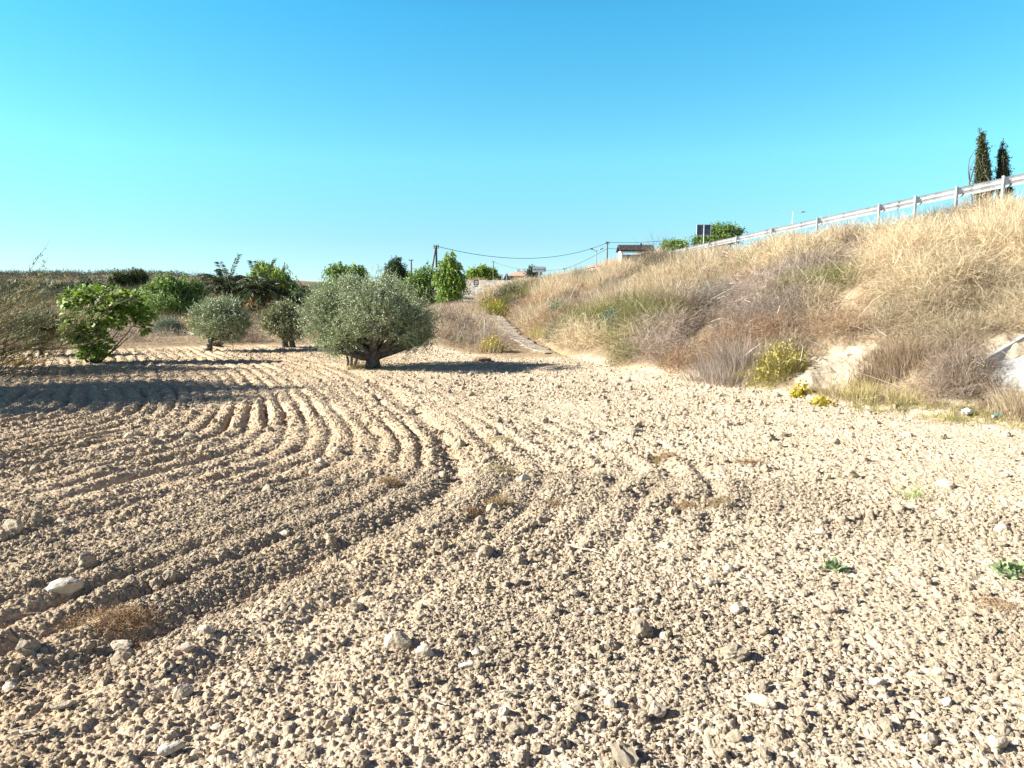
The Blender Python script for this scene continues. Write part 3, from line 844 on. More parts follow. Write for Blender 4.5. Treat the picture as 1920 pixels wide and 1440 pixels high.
# small white wall by the palm
p = at(482.5, 575, 33); r0 = hz(p[0], 36)
r_ = thing('white_pillar', 'white masonry gate pillar glimpsed behind the palm trunk between two olive trees', 'pillar', (p[0], 36, r0))
a = Acc(); a.box((p[0], 36, (r0 + .0 + at(482, 571, 36)[2]) / 2), (.2, .2, at(482, 571, 36)[2] - r0 + .2)); addpart(a, 'shaft', M_whitewall, r_)
a = Acc(); a.box((p[0], 36, at(482, 571, 36)[2] + .13), (.26, .26, .06)); addpart(a, 'cap', M_whitewall, r_)

# ------------------------------------------------------------------ plants: shared builders
TAN = [(.60, .465, .30), (.66, .53, .37), (.50, .375, .235)]
STRAW = [(.68, .54, .36), (.62, .475, .29), (.56, .45, .30)]
MAUVE = [(.40, .31, .25), (.52, .415, .335), (.30, .225, .175)]
RUST = [(.40, .26, .16), (.33, .20, .12), (.48, .34, .22)]
GREEN = [(.22, .205, .075), (.29, .25, .10), (.16, .16, .06)]
BRIGHT = [(.17, .22, .04), (.22, .26, .05), (.13, .17, .035)]
YELLOW = [(.42, .34, .07), (.36, .31, .08), (.26, .24, .07)]
GREY = [(.33, .30, .26), (.26, .23, .20), (.38, .34, .29)]
BLUEG = [(.19, .25, .16), (.25, .31, .20), (.14, .18, .11)]

def tufts(acc, C, h, r, k, pal, style, wide=1., v=.16, mul=None):
    """C (n,3) centres; heights, radii; k stems each"""
    n = len(C); h = np.broadcast_to(h, (n,)); r = np.broadcast_to(r, (n,))
    pal = np.asarray(pal); tc = pal[rng.integers(0, len(pal), n)]
    I = np.repeat(np.arange(n), k); m = len(I)
    c = C[I]; hh = h[I]; r2 = r[I]
    dist = np.hypot(c[:, 0], c[:, 1])
    T = jit((1, 1, 1), m, v) * (.6 * tc[I] + .4 * pal[rng.integers(0, len(pal), m)])
    if mul is not None: T = T * mul[I][:, None]
    if style == 'grass':
        a = rng.uniform(0, 2 * math.pi, m); q = np.sqrt(rng.random(m))
        out = np.stack([np.cos(a), np.sin(a), 0 * a], 1)
        P = c + out * (q * r2 * .8)[:, None]; P[:, 2] -= .03
        D = unit(out * (rng.uniform(.1, .9, m) * q)[:, None] + [0, 0, 1] + .18 * rng.normal(size=(m, 3)))
        L = hh * rng.uniform(.45, 1.1, m)
        W = (.0007 + .00015 * dist) * wide
        blades(acc, P, D, L, W, T, .24)
    else:
        u = rdir(m); u[:, 2] = np.abs(u[:, 2]) * 1.1 + .02
        q = rng.random(m) ** .42
        sc = np.stack([r2, r2, hh], 1)
        P = c + u * sc * (q * .72)[:, None]
        D = unit(u * sc / np.maximum(r2, .01)[:, None] * .8 + .75 * rng.normal(size=(m, 3)))
        L = np.minimum(hh, r2 * 1.6) * rng.uniform(.18, .55, m)
        W = (.0006 + .00013 * dist) * wide
        blades(acc, P, D, L, W, T, .14)

SUNL = None
def spots_clear(x, y, spots):
    k = np.ones(len(x), bool)
    for sx, sy, sr in spots: k &= np.hypot(x - sx, y - sy) > sr
    return k

# bare soil patches on the bank
bare = [(*hit(px, py)[:2], rad) for px, py, rad in BARE]
SHR = ((925, 660, .5), (925, 590, 1.3), (1455, 697, .5), (1385, 712, .25), (1500, 742, .25), (1540, 760, .25), (1170, 672, .5), (1035, 640, .5), (1140, 615, .75), (1095, 632, .5),
       (1800, 735, .6), (1370, 700, .7), (1270, 692, .6), (1340, 560, .9), (1225, 515, 1.6), (1690, 690, .6), (1570, 620, .7), (1640, 418, .8), (1590, 470, .8), (1790, 410, .9))
for px, py, rad in SHR:
    p = hit(px, py); q_ = unit(-p[:2])
    bare += [(p[0], p[1], rad * .9), (p[0] + q_[0] * rad * .7, p[1] + q_[1] * rad * .7, rad * .8)]
anch = []     # px, py, radius, species
for px, py, rad, sp in ((1400, 570, 2.2, 1), (1450, 610, 1.2, 1), (1300, 600, 1.3, 2), (1560, 650, .7, 1), (1210, 520, 2.5, 1), (1120, 570, 1.5, 1), (1350, 520, 1.5, 2), (1620, 600, .9, 2), (1500, 520, 1.2, 1), (1650, 430, 1.5, 1), (1330, 640, 1.0, 1), (1500, 560, 1.6, 1), (1230, 620, 1.0, 3), (1130, 610, 1.6, 3), (1180, 640, 1.2, 3),
                        (1290, 690, .9, 2), (1560, 600, .9, 2), (1260, 660, .9, 2), (1480, 640, .8, 1), (1640, 640, .9, 1), (1740, 640, .7, 1), (1780, 680, .7, 1),
                        (1750, 500, 3.0, 4), (1850, 560, 2.4, 4), (1650, 540, 1.6, 4), (1500, 470, 3, 4), (1600, 480, 2.5, 4), (1400, 500, 3.0, 4), (1700, 590, 1.2, 4),
                        (1040, 560, 3.5, 2), (1000, 560, 4, 3), (950, 560, 4, 5), (930, 545, 5, 5), (1010, 590, 2, 0), (1080, 540, 6, 0), (1250, 510, 4, 1), (1200, 540, 4, 0),
                        (1500, 730, .6, 5), (1640, 730, .7, 5), (1700, 760, .6, 5), (1420, 700, .5, 0), (1110, 660, 1.0, 0), (1230, 700, .6, 0), (1350, 720, .4, 0), (1870, 600, 1.2, 4), (1600, 560, 1.2, 2), (1720, 700, .6, 2)):
    p = hit(px, py); anch.append((p[0], p[1], rad, sp))

def bank_points(n, y0, y1, gamma):
    y = y0 + (y1 - y0) * rng.random(n) ** gamma
    t = rng.uniform(-.02, 1.0, n)
    x = foot(y) + t * (crestx(y) - foot(y))
    return x, y, t
XS = []; YS = []; HS = []
for n, y0, y1, g_, hs0 in ((2300, 3.0, 9, .8, .36), (8800, 8.5, 22, 1.0, .42), (6200, 22, 50, 1.1, .46), (4200, 50, 122, 1.2, .42)):
    x, y, t = bank_points(n, y0, y1, g_)
    k = spots_clear(x, y, bare) & (field_mask(x, y) < .25)
    XS.append(x[k]); YS.append(y[k]); HS.append(np.full(k.sum(), hs0))
x = np.concatenate(XS); y = np.concatenate(YS); h0 = np.concatenate(HS)
# path corridor stays open
pthx = np.interp(y, [17, 19.6, 25, 30, 41, 60, 70], [1.7, .75, .1, -.25, -1.2, -3.1, -4.6])
k = (np.abs(x - pthx) > .72) | (y > 72) | (y < 15)
x, y, h0 = x[k], y[k], h0[k]
W6 = np.stack([fbm(x * .45 + 9 * s_, y * .45, 400 + s_) + b_ for s_, b_ in enumerate((.04, .01, -.03, -.06, .04, -.10))], 1)
for ax, ay, ar, sp in anch:
    W6[:, sp] += (.42 if sp in (3, 5) else .27) * np.exp(-(((x - ax) ** 2 + (y - ay) ** 2) / ar ** 2))
def cells(x, y, cell, s):
    ix = np.floor(x / cell); iy = np.floor(y / cell); bd = np.full(len(x), 9.); bi = np.zeros(len(x)); br = np.ones(len(x))
    for dx in (-1, 0, 1):
        for dy in (-1, 0, 1):
            jx, jy = ix + dx, iy + dy
            d = np.hypot(x - (jx + .15 + .7 * hsh(jx, jy, s)) * cell, y - (jy + .15 + .7 * hsh(jx, jy, s + 1)) * cell) / cell
            m_ = d < bd; bd = np.where(m_, d, bd); bi = np.where(m_, hsh(jx, jy, s + 2), bi); br = np.where(m_, hsh(jx, jy, s + 3), br)
    return bd, bi, br
csz = np.interp(y, [8, 30, 60, 120], [1.15, 1.6, 2.3, 3.2])
cd_, ci_, cr_ = cells(x * .85 / csz, y * .85 / csz, .85, 900)
W6 += np.stack([np.sin(ci_ * 37 + s_ * 2.1) * (.17 if s_ < 5 else .12) for s_ in range(6)], 1)
W6 += rng.normal(0, .035, W6.shape)
sp = W6.argmax(1)
z = H(x, y)
lump = (.14 + 1.75 * np.sqrt(np.clip(1 - (cd_ / .75) ** 2, 0, 1)) * (.55 + .75 * cr_)) * (.75 + .5 * fbm(x * .8, y * .8, 410))
crest_low = 1 - .78 * sm(.70, .90, bank_t(x, y)) * (y > 12)
thin = (cd_ < .52) | (rng.random(len(x)) < .22)
hgt = h0 * .95 * lump * rng.uniform(.7, 1.25, len(x)) * crest_low
SPEC = [('dry_grass', 'tan dry grass covering the roadside bank', 'dry grass', TAN, 'grass', 1.2, .75, 60),
        ('dry_scrub', 'grey-mauve tangles of dead twiggy scrub covering the bank', 'dry scrub', MAUVE, 'twig', 1.0, 1.35, 80),
        ('rust_scrub', 'rust-brown withered scrub growing over the lower bank', 'dry scrub', RUST, 'twig', .9, 1.2, 80),
        ('green_scrub', 'dull olive-green low scrub on the bank beside the path', 'scrub', GREEN, 'twig', .95, 1.2, 80),
        ('thistle_cover', 'pale straw-coloured puffy thistles matted over the upper bank', 'dry thistles', STRAW, 'twig', 1.05, 1.2, 120),
        ('yellow_scrub', 'yellowish green weeds along the foot and the far end of the bank', 'weeds', [(.40, .34, .13), (.46, .37, .17), (.30, .27, .10)], 'grass', .5, 1.0, 46)]
for i, (nm, lb, ct, pal, st, hk, rk, cnt) in enumerate(SPEC):
    k = (sp == i) & thin
    a = Acc(); C = np.stack([x[k], y[k], z[k]], 1)
    hh = hgt[k] * hk; near = y[k] < 50
    tm = (.62 + .6 * cr_[k]) * rng.uniform(.8, 1.2, k.sum()); tufts(a, C[near], hh[near], hh[near] * rk * .8, cnt, pal, st, mul=tm[near])
    if (~near).any(): tufts(a, C[~near], hh[~near], hh[~near] * rk, int(cnt * .6), pal, st, 1.25, mul=tm[~near])
    tag(a.build(nm, M_dry, None), lb, ct, kind='stuff')
def short_layer():
    n = 16000; y = 4 + 66 * rng.random(n) ** 1.5; t = rng.uniform(-.03, .97, n)
    x = foot(y) + t * (crestx(y) - foot(y))
    k = spots_clear(x, y, [(hit(px, py)[0], hit(px, py)[1], rad * .9) for px, py, rad in BARE]) & (field_mask(x, y) < .5)
    pth = np.interp(y, [17, 19.6, 25, 30, 41, 60, 70], [1.7, .75, .1, -.25, -1.2, -3.1, -4.6]); k &= (np.abs(x - pth) > .55) | (y < 15)
    x, y = x[k], y[k]; a = Acc()
    tufts(a, np.stack([x, y, H(x, y)], 1), rng.uniform(.05, .17, len(x)) * np.interp(y, [8, 60], [1, 2.2]), np.interp(y, [8, 60], [.10, .24]), 16, TAN + [(.36, .26, .17), (.30, .23, .16), (.40, .34, .18)], 'grass', 1.15)
    # pale bare branches sticking out of the scrub
    m = 1500; yb = 7 + 38 * rng.random(m) ** 1.2; tb = rng.uniform(.02, .9, m); xb = foot(yb) + tb * (crestx(yb) - foot(yb))
    D = rdir(m); D[:, 2] = np.abs(D[:, 2]) * .6 + .15; D = unit(D)
    blades(a, np.stack([xb, yb, H(xb, yb) + rng.uniform(.05, .4, m)], 1), D, rng.uniform(.3, .9, m), .0015 + .00022 * yb, jit((.62, .54, .43), m, .12), .35)
    tag(a.build('short_dry_grass', M_dry, None), 'short dry grass, twigs and pale bare branches between the shrubs of the bank', 'dry grass', kind='stuff')
short_layer()
# tall wispy stalks along the crest beside the rail
def crest_stalks():
    n = 520
    y = 16 + 90 * rng.random(n) ** 1.3
    cl = fbm(y * .55, y * 0, 420); kk = cl > .42; y = y[kk]
    x = crestx(y) - rng.uniform(-.4, 1.3, len(y)); kk = (y < 36) | (y > 70); x, y = x[kk], y[kk]
    a = Acc(); tufts(a, np.stack([x, y, H(x, y)], 1), rng.uniform(.4, 1.0, len(y)), .18, 9, [(.46, .36, .26), (.50, .40, .32), (.40, .30, .22)], 'grass', .7)
    tag(a.build('tall_dry_stalks', M_dry, None), 'tall thin pinkish dry stalks standing along the crest under the crash barrier', 'dry stalks', kind='stuff')
crest_stalks()

# verge: dry growth round the field, hump by the path, ground beyond
def verge():
    n = 9000
    y = 19 + 42 * rng.random(n) ** 1.5; x = rng.uniform(-32, 0, n) * (y / 40 + .35)
    px_ = np.interp(y, [17, 19.6, 25, 30, 41, 60, 70], [1.7, .75, .1, -.25, -1.2, -3.1, -4.6])
    k = (field_mask(x, y) < .15) & (x < px_ - .6) & ((y < 62) | (x < -40)) & (fbm(x * .5, y * .5, 430) > .33)
    x, y = x[k], y[k]; z = H(x, y)
    hump = x > -5.2
    for nm, lb, kk, pal, st, h_, cnt in (
            ('verge_grass', 'tall dry golden grass on the hump between the field and the path', hump & (fbm(x, y, 431) > .5), STRAW + TAN, 'grass', .55, 40),
            ('verge_scrub', 'mauve-brown dead scrub on the hump left of the path', hump & (fbm(x, y, 431) <= .5), MAUVE + RUST[:1], 'twig', .6, 55),
            ('field_edge_scrub', 'low brown dry scrub along the far edge of the ploughed field under the trees', ~hump, MAUVE + TAN, 'twig', .42, 34)):
        a = Acc(); C = np.stack([x[kk], y[kk], z[kk]], 1); hh = h_ * rng.uniform(.5, 1.2, kk.sum())
        tufts(a, C, hh, hh * .9, cnt, pal, st)
        tag(a.build(nm, M_dry, None), lb, 'dry scrub', kind='stuff')
    n = 1500; y = rng.uniform(27, 60, n); x = -(.12 + rng.random(n) * .75) * y
    k = fbm(x * .3, y * .3, 435) > .42; x, y = x[k], y[k]; hh = rng.uniform(.4, 1.0, len(x)) * np.interp(y, [27, 60], [.8, 1.5])
    a = Acc(); tufts(a, np.stack([x, y, H(x, y)], 1), hh, hh * .9, 46, [(.12, .13, .06), (.17, .16, .08), (.22, .16, .11), (.30, .22, .12)], 'twig', 1.5)
    tag(a.build('undergrowth', M_dry, None), 'dark green and brown undergrowth beneath the row of trees beyond the field', 'undergrowth', kind='stuff')
verge()
def hillside():
    n = 7500
    y = 62 + 330 * rng.random(n) ** 1.4; x = -(.10 + rng.random(n) * .85) * y
    k = fbm(x * .03, y * .03, 440) > .36; x, y = x[k], y[k]
    a = Acc(); s = rng.uniform(.5, 1.5, len(x)) * (1 + y / 200)
    tufts(a, np.stack([x, y, H(x, y)], 1), s, s * 1.1, 34, [(.09, .10, .055), (.13, .12, .075), (.17, .13, .09), (.07, .085, .045)], 'twig', 1.6)
    tag(a.build('hillside_scrub', M_dry, None), 'dark far scrub dotted over the brown hillside beyond the trees', 'scrub', kind='stuff')
    n = 420; x = rng.uniform(-22, 12, n); y = rng.uniform(118, 150, n); k = x < foot(y) + 2; x, y = x[k], y[k]
    a = Acc(); s = rng.uniform(.35, .9, len(x)); tufts(a, np.stack([x, y, H(x, y)], 1), s, s, 26, TAN + GREEN, 'twig', 1.5)
    tag(a.build('terrace_scrub', M_dry, None), 'low brownish scrub on the pale cutting below the far house', 'scrub', kind='stuff')
hillside()
def mound():
    n = 900; x = rng.uniform(26, 75, n); y = rng.uniform(40, 90, n)
    a = Acc(); s = rng.uniform(.3, .9, n); tufts(a, np.stack([x, y, H(x, y)], 1), s, s, 24, TAN, 'grass', 1.3)
    tag(a.build('mound_grass', M_dry, None), 'dry grass on the brown mound behind the cypresses', 'dry grass', kind='stuff')
mound()

# ------------------------------------------------------------------ single shrubs
def shrub(name, label, cat, px, py, h, r, pal, style='twig', n=1400, group=None, m=None, wide=1., flowers=None, leafy=False, lean=None):
    p = hit(px, py)
    a = Acc()
    nc_ = max(5, n // 90)
    ang = rng.uniform(0, 2 * math.pi, nc_); q = np.sqrt(rng.random(nc_))
    C = np.stack([p[0] + np.cos(ang) * q * r * .55, p[1] + np.sin(ang) * q * r * .55, 0 * q], 1)
    C[:, 2] = H(C[:, 0], C[:, 1])
    hh = h * (1 - .45 * q ** 2) * rng.uniform(.75, 1.1, nc_)
    tufts(a, C, hh, r * .55, n // nc_, pal, style, wide)
    if leafy:
        k = n * 2; I = rng.integers(0, nc_, k); u = rdir(k); u[:, 2] = np.abs(u[:, 2])
        P = C[I] + u * np.stack([np.full(k, r * .5), np.full(k, r * .5), hh[I]], 1) * (rng.random(k) ** .4)[:, None]
        leaves(a, P, unit(u + .8 * rdir(k)), .05, .014, jit((1, 1, 1), k) * np.asarray(pal)[rng.integers(0, len(pal), k)])
    if flowers is not None:
        k = int(n * .32); I = rng.integers(0, nc_, k); u = rdir(k); u[:, 2] = np.abs(u[:, 2]) * 1.1
        P = C[I] + u * np.stack([np.full(k, r * .5), np.full(k, r * .5), hh[I]], 1) * rng.uniform(.55, 1.12, k)[:, None]
        leaves(a, P, rdir(k), .035 + .0012 * p[1], .012 + .0006 * p[1], jit(flowers, k, .15))
    V = np.vstack(a.V) - p
    a.V = [V]
    o = a.build(name, m or M_dry, None); o.location = tuple(p)
    return tag(o, label, cat, group)
YF = (.52, .42, .05)
shrub('yellow_shrub', 'round yellow-flowered bush at the start of the path, its stems dark at the foot', 'bush', 925, 660, .50, .42, YELLOW + BRIGHT, 'grass', 1500, flowers=YF)
shrub('yellow_shrub', 'bright yellow-green bush where the far end of the bank meets the path', 'bush', 925, 590, 1.15, 1.3, YELLOW + BRIGHT[:1], 'grass', 1500, flowers=(.48, .38, .04))
shrub('yellow_shrub', 'yellow-green broad bush at the foot of the bank, left of the bare pale slope', 'bush', 1455, 697, .42, .62, [(.34, .29, .09), (.40, .33, .10), (.30, .24, .11)], 'grass', 2600, flowers=(.40, .33, .09))
shrub('yellow_flower_clump', 'tiny yellow flowering clump alone at the field edge under the mauve scrub', 'flower clump', 1385, 712, .15, .17, YELLOW, 'grass', 420, flowers=YF)
shrub('yellow_flower_clump', 'vivid yellow flowering clump below the bare pale slope, the left and higher of two', 'flower clump', 1500, 742, .20, .18, YELLOW, 'grass', 500, flowers=YF)
shrub('yellow_flower_clump', 'vivid yellow flowering clump on the field edge, the right and lower of two', 'flower clump', 1540, 760, .17, .20, YELLOW, 'grass', 520, flowers=YF)
shrub('green_shrub', 'olive-green feathery bush at the foot of the bank with dark gaps beneath', 'bush', 1170, 672, .42, .62, GREEN + BRIGHT[:1] + TAN[:1], 'twig', 2200)
shrub('green_shrub', 'grey-green narrow bush right of the path, halfway to the road', 'bush', 1035, 640, .5, .5, GREEN + BLUEG[:1], 'twig', 1200)
shrub('green_shrub', 'blue-green leafy trailing bush in the middle of the bank', 'bush', 1140, 615, .5, .75, BLUEG, 'twig', 1500, leafy=True)
shrub('green_shrub', 'upright olive-green bush on the bank left of the blue-green one', 'bush', 1095, 632, .7, .55, GREEN, 'grass', 1500)
shrub('green_shrub', 'dark green leafy bush on the far bank above the path bend', 'bush', 1040, 600, .9, .8, BLUEG + BRIGHT[:1], 'twig', 1000, leafy=True)
shrub('green_shrub', 'grey-green bush at the far end of the bank below the triangular sign', 'bush', 950, 560, 1.5, 1.9, BLUEG + GREEN, 'twig', 1300, leafy=True)
shrub('dry_shrub', 'large domed dead bush of grey-brown twigs beside the concrete ditch', 'dead bush', 1800, 735, .82, .62, MAUVE + [(.22, .15, .09)], 'twig', 4200)
shrub('dry_shrub', 'arching mauve-grey dead bush trailing over the foot of the bank, right of the rust-brown one', 'dead bush', 1370, 700, .8, .85, MAUVE + GREY[1:2], 'grass', 3000)
shrub('dry_shrub', 'rust-brown dead bush spilling onto the field edge at the foot of the bank', 'dead bush', 1270, 692, .55, .60, RUST, 'twig', 2300)
shrub('dry_shrub', 'pale grey dead bush with bleached branches high on the middle bank', 'dead bush', 1340, 560, .9, 1.0, GREY, 'twig', 2400)
shrub('dry_shrub', 'dark brown dead bush on the bank directly below the tiled hut', 'dead bush', 1225, 515, 1.9, 1.9, [(.16, .12, .09), (.22, .17, .12), GREEN[2]], 'twig', 2000)
shrub('dry_shrub', 'golden brown dead bush arching out above the bare pale slope', 'dead bush', 1690, 690, .62, .75, [(.32, .22, .13), (.38, .28, .17), (.28, .2, .15)], 'grass', 3000)
shrub('dry_shrub', 'orange-brown withered bush on the bank above the yellow-green bush', 'dead bush', 1570, 620, .7, .85, RUST + TAN[:1], 'twig', 2400)
shrub('dry_shrub', 'mauve-brown dead bush on the hump left of the path, behind the olive tree', 'dead bush', 850, 615, 1.05, 1.0, MAUVE + RUST[:1], 'twig', 2600)
shrub('dry_shrub', 'dark grey-brown clump of scrub just under the crash barrier at the top right', 'dead bush', 1640, 418, .62, .9, [(.18, .15, .11), (.25, .2, .14)], 'twig', 1800)
shrub('dry_shrub', 'brown dead bush near the crest, left of the pale rocks under the barrier', 'dead bush', 1590, 470, .8, .9, [(.24, .18, .12), (.30, .23, .15)], 'twig', 1800)
shrub('dry_shrub', 'brown arching dead bush near the crest at the right, below the cypresses', 'dead bush', 1790, 410, .7, 1.1, [(.24, .18, .12), (.33, .26, .17)], 'grass', 1800)
shrub('green_shrub', 'small bright green bush among golden grass beside the olive tree', 'bush', 860, 640, .5, .45, BRIGHT, 'grass', 800)
shrub('green_shrub', 'rounded blue-grey bush between the fig bush and the left olive tree', 'bush', 315, 628, .78, .72, BLUEG + [(.15, .17, .16)], 'twig', 2200, leafy=True)
shrub('golden_grass_clump', 'golden dry grass clump left of the left olive tree, under the green trees', 'grass clump', 352, 618, .9, .7, [(.44, .30, .12), (.48, .36, .18)], 'grass', 900)
shrub('golden_grass_clump', 'golden dry grass clump at the foot of the big olive trunk', 'grass clump', 672, 690, .24, .34, [(.46, .32, .12), (.50, .38, .18)], 'grass', 420)
shrub('golden_grass_clump', 'orange grass clump in the shade at the left edge of the field', 'grass clump', 45, 682, .30, .45, [(.44, .28, .08), (.40, .28, .12), GREEN[0]], 'grass', 520)
shrub('dry_shrub', 'pinkish dead bush between the left and middle olive trees', 'dead bush', 460, 642, .65, .9, [(.30, .20, .17), (.24, .17, .14)], 'twig', 1400)
shrub('dry_shrub', 'brown dome of dead twigs at the left edge under the leaning reeds', 'dead bush', 60, 655, .62, 1.1, [(.30, .21, .14), (.24, .17, .12)], 'twig', 2200)
shrub('dry_shrub', 'dark brown dead bush behind the fig bush', 'dead bush', 235, 640, .6, .9, [(.16, .11, .09), (.22, .16, .12)], 'twig', 1400)
WEED = [(.34, .42, .14), (.28, .36, .12), (.40, .44, .16)]
for lb, px, py, h_, r__, nn in (('feathery yellow-green weed growing alone in the stony field on the right', 1712, 935, .30, .16, 70),
                           ('small grey-green weed in the field below the feathery yellow-green one', 1766, 1015, .10, .07, 40),
                           ('blue-green round-leaved weed at the right edge of the field', 1893, 1080, .10, .10, 36),
                           ('tiny green weed lying among clods left of the right-edge weed', 1560, 1070, .05, .07, 26)):
    shrub('green_weed', lb, 'weed', px, py, h_, r__, WEED if h_ > .2 else [(.26, .34, .17), (.20, .28, .13), (.36, .38, .2)], 'grass', nn, leafy=h_ < .06 or px > 1880, group='green weeds growing in the field', wide=1.5)
def green_strip():
    n = 300; px_ = rng.uniform(1590, 1990, n); px_ = px_[vn(px_ / 38, px_ * 0, 480) > .3]; n = len(px_); C = []
    for q in px_:
        y = np.interp(q, [1600, 1700, 1850, 1920, 2000], [10.0, 9.45, 8.9, 8.5, 8.0]) + rng.normal(0, .16)
        x = foot(np.array([y]))[0] + rng.normal(.12, .24); C.append((x, y, hz(x, y)))
    C = np.array(C); a = Acc()
    tufts(a, C, rng.uniform(.06, .19, n), .09, 26, [(.26, .27, .08), (.34, .31, .10), (.42, .35, .15), (.48, .38, .22)], 'grass', 1.2)
    tag(a.build('green_weeds', M_dry, None), 'strip of fresh green and yellow weeds along the field edge at the foot of the ditch', 'weeds', kind='stuff')
green_strip()

# weeds and straw on the field
def field_litter():
    a = Acc()
    n = 5200
    r = np.sqrt(rng.uniform(1.8 ** 2, 18 ** 2, n)); an = rng.uniform(-R(40), R(40), n); x = r * np.sin(an); y = r * np.cos(an)
    k = (field_mask(x, y) > .7) & (fbm(x * .9, y * .9, 450) > .40); x, y = x[k], y[k]; m = len(x)
    P = np.stack([x, y, top(x, y) + .008], 1)
    D = rdir(m); D[:, 2] = np.abs(D[:, 2]) * .22; D = unit(D)
    T = jit((1, 1, 1), m, .2) * np.array([(.50, .40, .26), (.38, .24, .13), (.56, .47, .33)])[rng.integers(0, 3, m)]
    blades(a, P, D, rng.uniform(.03, .13, m), .0011 + .00012 * y, T, .35)
    tag(a.build('straw', M_dry, None), 'fine dry straws and rootlets strewn over the ploughed field', 'straw', kind='stuff')
    a = Acc(); C = []
    n = 1300
    r = np.sqrt(rng.uniform(3 ** 2, 14 ** 2, n)); an = rng.uniform(-R(38), R(38), n); x = r * np.sin(an); y = r * np.cos(an)
    k = (field_mask(x, y) > .7) & (fbm(x * .8, y * .8, 455) > .52); x, y = x[k], y[k]
    C = np.stack([x, y, top(x, y)], 1)
    tufts(a, C, rng.uniform(.02, .05, len(x)), rng.uniform(.03, .10, len(x)), 34, [(.34, .19, .10), (.40, .26, .14), (.42, .33, .18)], 'grass', .9)
    tag(a.build('withered_weeds', M_dry, None), 'small withered brown weeds mixed into the clods of the field', 'weeds', kind='stuff')
field_litter()
def weed_mat(px, py, rx, h_, pal, label, n=500):
    p = hit(px, py); a = Acc(); nc_ = 12; n = int(n * 1.8); rx *= 1.25; h_ *= 1.35
    C = np.stack([p[0] + np.clip(rng.normal(0, rx * .28, nc_), -rx * .4, rx * .4), p[1] + rng.normal(0, rx * .2, nc_), np.zeros(nc_)], 1)
    C[:, 2] = top(C[:, 0], C[:, 1]) - .01
    tufts(a, C, h_ * .8, rx * .5, n // nc_, pal, 'twig', 1.5)
    a.V = [np.vstack(a.V) - p]
    o = a.build('withered_weed', M_dry, None); o.location = tuple(p)
    tag(o, label, 'weed', 'withered weeds lying on the field')
OR = [(.38, .24, .13), (.45, .31, .17), (.31, .19, .11)]
PL = [(.48, .42, .22), (.52, .44, .26)]
weed_mat(225, 1165, .30, .06, OR, 'large mat of rust-brown dry roots in the furrow at the lower left', 1500)
weed_mat(730, 905, .16, .06, OR, 'orange-brown withered weed left of the pointed stone')
weed_mat(935, 950, .12, .10, OR + PL, 'upright tangled dry weed casting a shadow just below the pointed stone', 500)
weed_mat(1040, 948, .14, .04, OR, 'flat orange weed to the right of the upright tangled one')
weed_mat(885, 965, .12, .04, OR, 'flat orange weed to the left of the upright tangled one')
weed_mat(940, 825, .22, .05, PL, 'pale yellowish weed patch in mid field, the farther of two')
weed_mat(945, 885, .20, .05, PL, 'pale yellowish weed patch just behind the pointed stone')
weed_mat(1240, 860, .20, .07, OR + BRIGHT[:1], 'greenish brown weed at the head of the dark curved furrow on the right')
weed_mat(1405, 870, .16, .05, OR, 'reddish brown weed farthest right in mid field')
weed_mat(1345, 950, .20, .05, OR + GREEN, 'mixed green and rust weed inside the curved furrow on the right')
weed_mat(1275, 955, .14, .05, OR, 'rust weed along the dark curved furrow')
weed_mat(1860, 1140, .18, .04, OR, 'orange-brown weed traces near the right edge below the round-leaved weed')

# ------------------------------------------------------------------ stones and sticks
def stone(px, py, wpx, label, m=None, sq=.65, name='stone', group='stones lying on the ploughed field', yaw=None, pointy=0, elong=1.3):
    p = hit(px, py)
    w = wpx * p[1] / F_PX * .5
    bpy_me = None
    import bmesh
    bm = bmesh.new(); bmesh.ops.create_icosphere(bm, subdivisions=4, radius=1)
    ns = [unit(rng.normal(size=3)) for _ in range(9)]; ds = rng.uniform(.55, .85, 9)
    from mathutils import noise as mn
    off = Vector(rng.uniform(-50, 50, 3))
    for v in bm.verts:
        c = v.co.copy()
        for nn, dd in zip(ns, ds):
            q = c.dot(Vector(nn))
            if q > dd: c -= Vector(nn) * (q - dd) * .85
        c *= 1 + .16 * mn.noise(v.co * 1.7 + off) + .05 * mn.noise(v.co * 6 + off)
        if pointy and c.z > 0: c.x *= 1 - .6 * c.z; c.y *= 1 - .6 * c.z; c.z *= 1 + pointy
        v.co = (c.x * w * 1.12, c.y * w / elong, c.z * w * sq)
    me = bpy.data.meshes.new(name); bm.to_mesh(me); bm.free()
    me.materials.append(m or M_stone)
    o = bpy.data.objects.new(name, me); col.objects.link(o)
    o.rotation_euler = (0, 0, rng.uniform(-.5, .5) if yaw is None else yaw)
    o.location = (p[0], p[1] + w * .4, hz(p[0], p[1]) + w * sq * .28 + .006)
    tag(o, label, 'stone', group)
WS = M_white_stone
stone(115, 1120, 58, 'largest pale rounded stone, half buried at the lower left above the root mat', WS)
stone(20, 1000, 42, 'brown tilted slab of earth standing at the left edge of the field', M_clod, .8)
stone(223, 1222, 44, 'pale flat stone lying below the rust-brown root mat', None, .5)
stone(318, 1418, 50, 'cream egg-shaped stone at the bottom left of the picture', WS, .6, yaw=.5, elong=1.6)
stone(405, 1372, 22, 'small bright white flat pebble near the bottom, right above the egg-shaped stone', WS, .35)
stone(340, 1312, 44, 'rough cratered clod in the lower left, behind the egg-shaped stone', M_clod, .9)
stone(110, 1335, 48, 'long brown wedge-shaped clod at the lower left', M_clod, .4, elong=2.2, yaw=.4)
stone(15, 1300, 32, 'dark rounded stone cut by the left edge of the picture', None, .7)
stone(348, 1225, 30, 'squarish pale stone right of the flat stone', None, .7)
